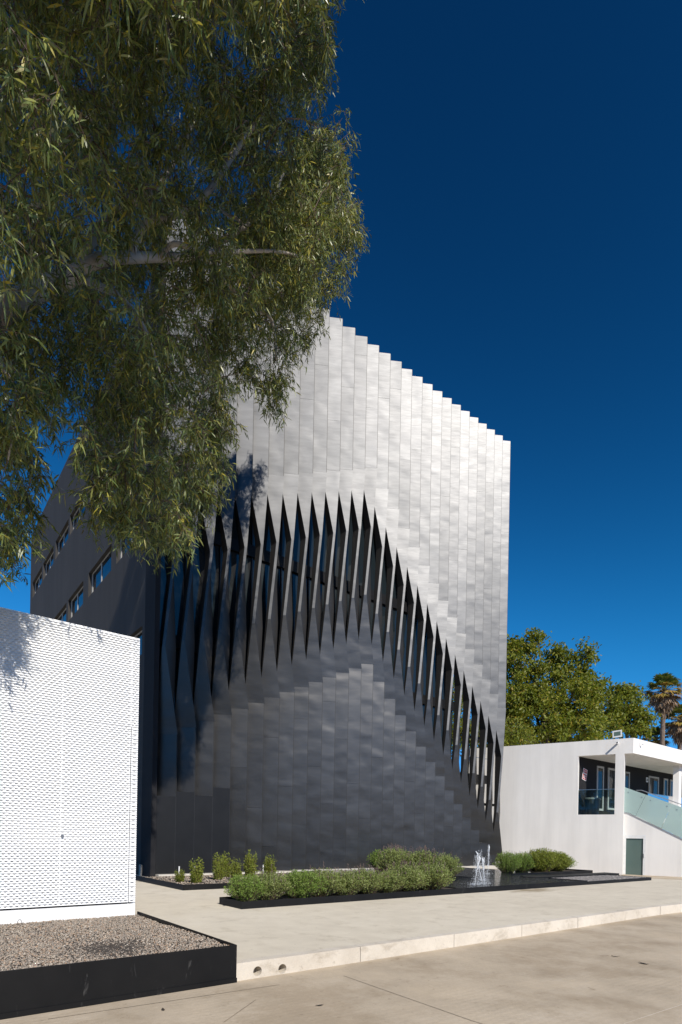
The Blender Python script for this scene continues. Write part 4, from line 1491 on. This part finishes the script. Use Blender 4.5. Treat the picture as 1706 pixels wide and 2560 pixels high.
def shade_ok(P):
    """does a spray at P throw its shade where the place shows shade (or out of view)?"""
    a, b, z = np.dot(P - O3, dR), np.dot(P - O3, dL), P[2]
    la, lb, lz = np.dot(SL, dR), np.dot(SL, dL), SL[2]
    if b < -1.16:                                     # screen front
        t = (-1.16 - b) / lb
        aa, zz_ = a + la * t, z + lz * t
        if 0.15 < zz_ < 4.95 and aa < -2.6:
            x, y = proj(P + SL * t)
            return x < -60 or (x < 96 - 0.4 * max(0, y - 1640) and y < 1720)
        if zz_ <= 0.15:
            x, y = proj(P + SL * ((0 - z) / lz))
            return not (-60 < x < 1766 and y < 2620)
    t = (9.63 - b) / lb
    aa, zz_ = a + la * t, z + lz * t
    if zz_ > 0.1:
        if aa < 1.5:
            return True
        x, y = proj(P + SL * t)
        return in_poly(x, y, SHADE) or zz_ > 25.2
    q = P + SL * (-z / lz)
    x, y = proj(q)
    aa = np.dot(q - O3, dR)
    return x < 330 or aa < -2.7


CROWN = [(-420, -1050), (420, -1050), (700, -480), (800, -120), (806, 0), (822, 65), (812, 140), (806, 222), (756, 222), (706, 262), (738, 312), (795, 316), (858, 395), (860, 490), (896, 548), (902, 592), (860, 616), (860, 712), (832, 758),
         (806, 772), (806, 826), (742, 898), (756, 1022), (700, 1062), (660, 992), (606, 955), (600, 1040), (578, 1160), (492, 1280), (436, 1360), (380, 1345), (325, 1335), (240, 1270), (212, 1190), (200, 1120), (222, 1010),
         (150, 1000), (100, 1120), (74, 1290), (45, 1420), (-40, 1480), (-420, 1300)]
HOLES = [[(325, -20), (470, -20), (455, 110), (400, 150), (340, 105)], [(225, 500), (325, 465), (335, 585), (245, 605)], [(110, 410), (180, 395), (190, 480), (120, 490)], [(560, 110), (625, 60), (645, 150), (575, 185)], [(735, 250), (815, 235), (815, 300), (745, 300)], [(820, 330), (900, 300), (900, 400), (850, 390)], [(330, 1000), (380, 990), (385, 1060), (340, 1070)], [(440, 430), (520, 400), (530, 470), (460, 490)], [(0, 560), (40, 540), (60, 640), (0, 660)], [(668, 232), (705, 262), (735, 310), (700, 330), (668, 300), (650, 250)], [(118, 1150), (150, 1010), (215, 1000), (205, 1110), (170, 1180)], [(650, 990), (700, 890), (640, 860), (610, 930)]]
LIMB_VIEW = [(0, 690), (70, 680), (150, 645), (215, 600), (330, 595), (420, 580), (520, 575), (600, 520), (690, 470), (700, 520), (620, 585), (600, 600), (740, 605), (740, 655), (520, 665), (360, 690), (270, 690), (320, 760), (260, 765), (180, 740), (90, 800), (0, 840)]
cell = 20
cov = np.zeros((140, 80))
spray = []
trng = random.Random(5)
tries = 0
while tries < 60000 and len(spray) < 4600:
    tries += 1
    x = trng.uniform(-400, 905)
    y = trng.uniform(-1040, 1480)
    if not in_poly(x, y, CROWN):
        continue
    if any(in_poly(x, y, h_) for h_ in HOLES) and trng.random() < 0.93:
        continue
    u = max(0, min(1, x / 850))
    if y > 880:
        near, far = 6.2 + 3.5 * u, 9.5 + 5 * u
    else:
        near, far = 5.0 + 5.5 * u, 10.5 + 7.0 * u
    d = trng.uniform(near, far)
    i0, j0 = int((y + 1060) / cell), int((x + 420) / cell)
    rp_ = 0.5 * FPX / d
    if x < -20 or y < -20:
        want = 2.1 if y < 0 else 0.8
        if y < -20:
            d = trng.uniform(5.0, 9.5 + 3 * u)
            rp_ = 0.5 * FPX / d
    else:
        nz = math.sin(x * 0.017 + 1.3) * math.sin(y * 0.015 + 0.4) + 0.6 * math.sin(x * 0.041 + y * 0.03)
        nz += 0.5 * math.sin(x * 0.075 + 2.0) * math.sin(y * 0.07 + 1.0)
        want = (1.45 if x < 420 else 1.15) + 1.6 * nz
        if nz < -0.75:
            want = 0.3
        if x > 560 and y > 780:
            want *= 0.55
    if cov[i0, j0] > want:
        continue
    if d < 9.6 + 2.2 * u and in_poly(x, y, LIMB_VIEW) and trng.random() < (0.25 if x < 130 else 0.42):
        continue
    P = at(x, y, d)
    lump = math.sin(P[0] * 3.1 + 0.7) * math.sin(P[1] * 2.3 + 1.9) + math.sin(P[2] * 2.9 + P[0] * 1.3) * 0.8
    if lump < 0.05 and trng.random() < 0.88:
        continue
    if P[2] < 2.5:
        continue
    # keep clear of the pavilion
    if np.dot(P - O3, dL) > -1.6 and P[2] < 5.6 and np.dot(P - O3, dR) < -2.2:
        continue
    got = 0
    for j in range(8):
        Q = P + np.array([trng.gauss(0, 0.21), trng.gauss(0, 0.21), trng.gauss(0, 0.22)])
        qx, qy = proj(Q)
        if not in_poly(qx, qy, CROWN):
            continue
        if not all(shade_ok(Q + np.array(q)) for q in ((0, 0, 0.1), (0.2, 0, -0.3), (-0.2, 0, -0.3))):
            continue
        spray.append((Q, qx, qy, d))
        got += 1
    if got == 0:
        continue
    k = max(1, int(rp_ / cell))
    i1, i2, j1, j2 = max(0, i0 - k), min(140, i0 + k + 1), max(0, j0 - k), min(80, j0 + k + 1)
    ii, jj = np.mgrid[i1:i2, j1:j2]
    cov[i1:i2, j1:j2] += (((ii - i0) ** 2 + (jj - j0) ** 2) <= (k + 0.3) ** 2) * (got / 7.0)
# the far side of the crown, which throws the leaf shade seen on the facade
FP = O3 + 9.63 * dL


def on_facade(x, y):
    d_ = ray(x, y)
    t_ = np.dot(FP - np.array([0, 0, EYE]), dL) / np.dot(d_, dL)
    return np.array([0, 0, EYE]) + d_ * t_


for (bx0, bx1, by0, by1, t0_, t1_, nn) in [(545, 665, 1130, 1310, 5.5, 9.5, 26), (430, 640, 1330, 1660, 7.0, 14.0, 34), (390, 535, 1660, 1930, 9.0, 16.0, 30)]:
    got = 0
    for _ in range(4000):
        if got >= nn:
            break
        x, y = trng.uniform(bx0, bx1), trng.uniform(by0, by1)
        if not in_poly(x, y, SHADE):
            continue
        P = on_facade(x, y) - SL * trng.uniform(t0_, t1_)
        qx, qy = proj(P)
        if P[1] < 6 or not in_poly(qx, qy, CROWN) or any(in_poly(qx, qy, h_) for h_ in HOLES) or (qx > 560 and qy > 780):
            continue
        for j in range(7):
            Q = P + np.array([trng.gauss(0, 0.22), trng.gauss(0, 0.22), trng.gauss(0, 0.24)])
            if all(shade_ok(Q + np.array(q)) for q in ((0, 0, 0.1), (0.2, 0, -0.3), (-0.2, 0, -0.3))):
                spray.append((Q,) + tuple(proj(Q)) + (P[1],))
        got += 1
# unseen upper crown, added between sun and branches to shade the DARK zones
DARK = [(120, 330, 640, 820), (240, -20, 640, 360), (-20, 440, 220, 920), (330, 680, 600, 930), (600, 120, 800, 330), (180, 1080, 420, 1380)]
vis = [sp_ for sp_ in spray if any(b_[0] < sp_[1] < b_[2] and b_[1] < sp_[2] < b_[3] for b_ in DARK)]
over = 0
for _ in range(9000):
    if over >= 560:
        break
    P0 = trng.choice(vis)[0]
    P = P0 - SL * trng.uniform(1.2, 6.5) + np.array([trng.gauss(0, 0.3), trng.gauss(0, 0.3), trng.gauss(0, 0.3)])
    if P[1] < 0.8:
        continue
    qx, qy = proj(P)
    if (-40 < qx < 1746 and -90 < qy < 2600) or not shade_ok(P):
        continue
    over += 1
    for j in range(6):
        Q = P + np.array([trng.gauss(0, 0.24), trng.gauss(0, 0.24), trng.gauss(0, 0.22)])
        qx, qy = proj(Q)
        if all(shade_ok(Q + np.array(o_)) for o_ in ((0, 0, 0.15), (0.3, 0, -0.3), (-0.3, 0, -0.3))) and not (-40 < qx < 1746 and -60 < qy < 2600):
            spray.append((Q, -999.0, -999.0, P[1]))
print('OVERHEAD', over)
print('SPRAYS', len(spray), 'tries', tries)
SP = np.array([s[0] for s in spray])

# limbs: photographed run of the visible branches, with depth
def path(lst):
    return [at(x, y, d) for x, y, d in lst]


J0 = at(-30, 800, 8.0)
limbs = [
    ('trunk', [EB + np.array([0, 0, -0.1]), EB + np.array([0.1, 0.2, 2.0]), EB + np.array([0.35, 0.9, 4.6]), EB + np.array([0.9, 1.9, 7.2]), J0], [0.42, 0.36, 0.31, 0.27, 0.23]),
    ('limb', [J0] + path([(60, 745, 8.3), (145, 703, 8.7), (200, 680, 8.9)]), [0.17, 0.15, 0.14, 0.12]),
    ('limb', path([(200, 680, 8.9), (254, 648, 9.2), (363, 643, 9.8), (424, 642, 10.2), (503, 634, 10.6), (576, 588, 11.0), (654, 539, 11.4), (690, 480, 11.8), (720, 400, 12.2)]), [0.11, 0.09, 0.075, 0.068, 0.062, 0.052, 0.04, 0.03, 0.02]),
    ('limb', path([(190, 684, 8.9), (218, 624, 9.1), (260, 563, 9.4), (315, 515, 9.7), (382, 479, 10.0), (450, 380, 10.5), (500, 260, 11.0)]), [0.10, 0.075, 0.065, 0.055, 0.05, 0.04, 0.03]),
    ('limb', path([(195, 690, 8.9), (254, 718, 8.7), (303, 745, 8.5), (360, 820, 8.3), (400, 930, 8.2)]), [0.065, 0.052, 0.042, 0.032, 0.012]),
    ('limb', path([(330, 640, 9.6), (363, 560, 9.9), (442, 536, 10.3), (520, 480, 10.8), (600, 360, 11.5), (666, 270, 12.0), (703, 212, 12.3), (724, 151, 12.6), (745, 60, 13.0)]), [0.075, 0.065, 0.06, 0.055, 0.055, 0.05, 0.045, 0.04, 0.03]),
    ('limb', path([(400, 642, 10.0), (436, 609, 9.9), (503, 627, 10.1), (590, 628, 10.6), (666, 627, 11.0), (715, 632, 11.4), (780, 650, 12.0)]), [0.045, 0.042, 0.038, 0.034, 0.03, 0.024, 0.014]),
    ('limb', path([(503, 634, 10.6), (560, 700, 11.2), (620, 760, 12.0), (680, 800, 12.6), (690, 900, 12.8)]), [0.05, 0.045, 0.035, 0.03, 0.02]),
    ('limb', path([(606, 560, 11.2), (590, 545, 11.2), (563, 533, 11.2), (540, 500, 11.3)]), [0.03, 0.028, 0.024, 0.016]),
    ('limb', [J0] + path([(-90, 600, 8.6), (-40, 430, 9.2), (60, 250, 9.8), (180, 100, 10.2), (330, -60, 10.6)]), [0.15, 0.12, 0.10, 0.08, 0.06, 0.04]),
    ('limb', path([(-30, 800, 8.0), (0, 900, 7.6), (40, 1000, 7.3), (20, 1150, 7.2)]), [0.05, 0.036, 0.024, 0.010]),
    ('limb', path([(-90, 600, 8.6), (0, 565, 8.2), (70, 520, 8.2), (140, 500, 8.8)]), [0.05, 0.045, 0.035, 0.02]),
    ('limb', path([(-40, 430, 9.2), (180, 330, 10.4), (330, 200, 11.5), (450, 60, 12.5), (560, -60, 13.0)]), [0.07, 0.06, 0.05, 0.04, 0.03]),
]


def smooth_path(pts, rad, k=4):
    pts = [np.asarray(q, float) for q in pts]
    out, rr = [], []
    for i_ in range(len(pts) - 1):
        p0 = pts[max(i_ - 1, 0)]; p1 = pts[i_]; p2 = pts[i_ + 1]; p3 = pts[min(i_ + 2, len(pts) - 1)]
        for j in range(k):
            t = j / k
            q = 0.5 * ((2 * p1) + (-p0 + p2) * t + (2 * p0 - 5 * p1 + 4 * p2 - p3) * t * t + (-p0 + 3 * p1 - 3 * p2 + p3) * t ** 3)
            out.append(q)
            rr.append(rad[i_] + (rad[i_ + 1] - rad[i_]) * t)
    out.append(pts[-1]); rr.append(rad[-1])
    return out, rr


nodes = []
nrad = []
for nm, pts, rad_ in limbs:
    pp, rr = smooth_path(pts, rad_)
    MB().tube([q - EB for q in pp], rr, 10).build(nm, M['euc_bark'], eu, smooth=True)
    if nm != 'trunk':
        nodes += pp
        nrad += rr
# twigs: join each spray to the nearest branch, growing outwards
nodes = list(nodes)
n_l = len(nodes)
ndarr = np.array(nodes)
parent_of = [-1] * n_l
todo = list(range(len(SP)))
dist = np.full(len(SP), 1e9)
par = np.full(len(SP), -1)
for i_, q in enumerate(SP):
    dd = np.linalg.norm(ndarr - q, axis=1)
    par[i_] = int(np.argmin(dd))
    dist[i_] = dd[par[i_]]
alln = list(ndarr)
segs = []
done = np.zeros(len(SP), bool)
for _ in range(len(SP)):
    dm = np.where(done, 1e9, dist)
    i_ = int(np.argmin(dm))
    done[i_] = True
    p0 = alln[par[i_]]
    p1 = SP[i_]
    mid = (p0 + p1) / 2 + np.array([0, 0, 0.12]) * min(1.5, dist[i_])
    segs.append((p0, mid, p1, dist[i_]))
    for q in (mid, p1):
        alln.append(q)
        dd = np.linalg.norm(SP - q, axis=1) * 1.12 + 0.03
        upd = (dd < dist) & (~done)
        dist[upd] = dd[upd]
        par[upd] = len(alln) - 1
s0 = np.array([s[0] for s in segs]); s1 = np.array([s[1] for s in segs]); s2 = np.array([s[2] for s in segs]); sd = np.array([s[3] for s in segs])
r_ = 0.007 + 0.008 * np.clip(sd, 0, 1.5)
Va, Ta = stick_arrays(s0 - EB, s1 - EB, r_, r_ * 0.8)
Vb, Tb = stick_arrays(s1 - EB, s2 - EB, r_ * 0.8, np.full(len(r_), 0.004))
# sprays: hanging twigs with sickle leaves
n = len(SP)
q = 6
tw0 = np.repeat(SP, q, 0) + nrg.normal(0, 0.06, (n * q, 3))
hd = nrg.normal(0, 1, (n * q, 3)); hd[:, 2] = 0
hd = unit(hd) * nrg.uniform(0.2, 1.1, (n * q, 1))
tl = nrg.uniform(0.18, 0.48, n * q)
tdv = hd + np.array([0, 0, -1.0]) * nrg.uniform(0.0, 0.85, (n * q, 1))
tdv = unit(tdv)
tw1 = tw0 + tdv * tl[:, None] + np.array([0, 0, -0.08])
Vc, Tc = stick_arrays(tw0 - EB, tw1 - EB, np.full(n * q, 0.0035), np.full(n * q, 0.0015))
np_mesh('twigs', np.concatenate([Va, Vb, Vc]), np.concatenate([Ta, Tb + len(Va), Tc + len(Va) + len(Vb)]), M['twig'], eu)
inview = np.repeat(np.array([(sp_[2] > -260 and sp_[1] > -120) for sp_ in spray]), q)


def spray_leaves(sel, mleaf, size):
    t0, t1, dv = tw0[sel], tw1[sel], tdv[sel]
    u = nrg.uniform(0.1, 1.0, (len(t0), mleaf))
    LP = t0[:, None] + (t1 - t0)[:, None] * u[..., None]
    LP = LP.reshape(-1, 3) + nrg.normal(0, 0.012, (len(t0) * mleaf, 3))
    LD = np.repeat(dv, mleaf, 0) * 0.35 + nrg.normal(0, 0.5, LP.shape) + np.array([0, 0, -0.45])
    nl = len(LP)
    return leaf_arrays(LP - EB, LD, nrg.uniform(0.07, 0.18, nl) * size, nrg.uniform(0.014, 0.026, nl) * size, 0.16)


V1, T1 = spray_leaves(inview, 11, 1.0)
V2, T2 = spray_leaves(~inview, 4, 1.7)
print('SPRAYS in view', int(inview.sum() / q), 'LEAVES', len(V1) // 6, len(V2) // 6)
stuff(np_mesh('crown', np.concatenate([V1, V2]), np.concatenate([T1, T2 + len(V1)]), M['euc_leaf'], eu))
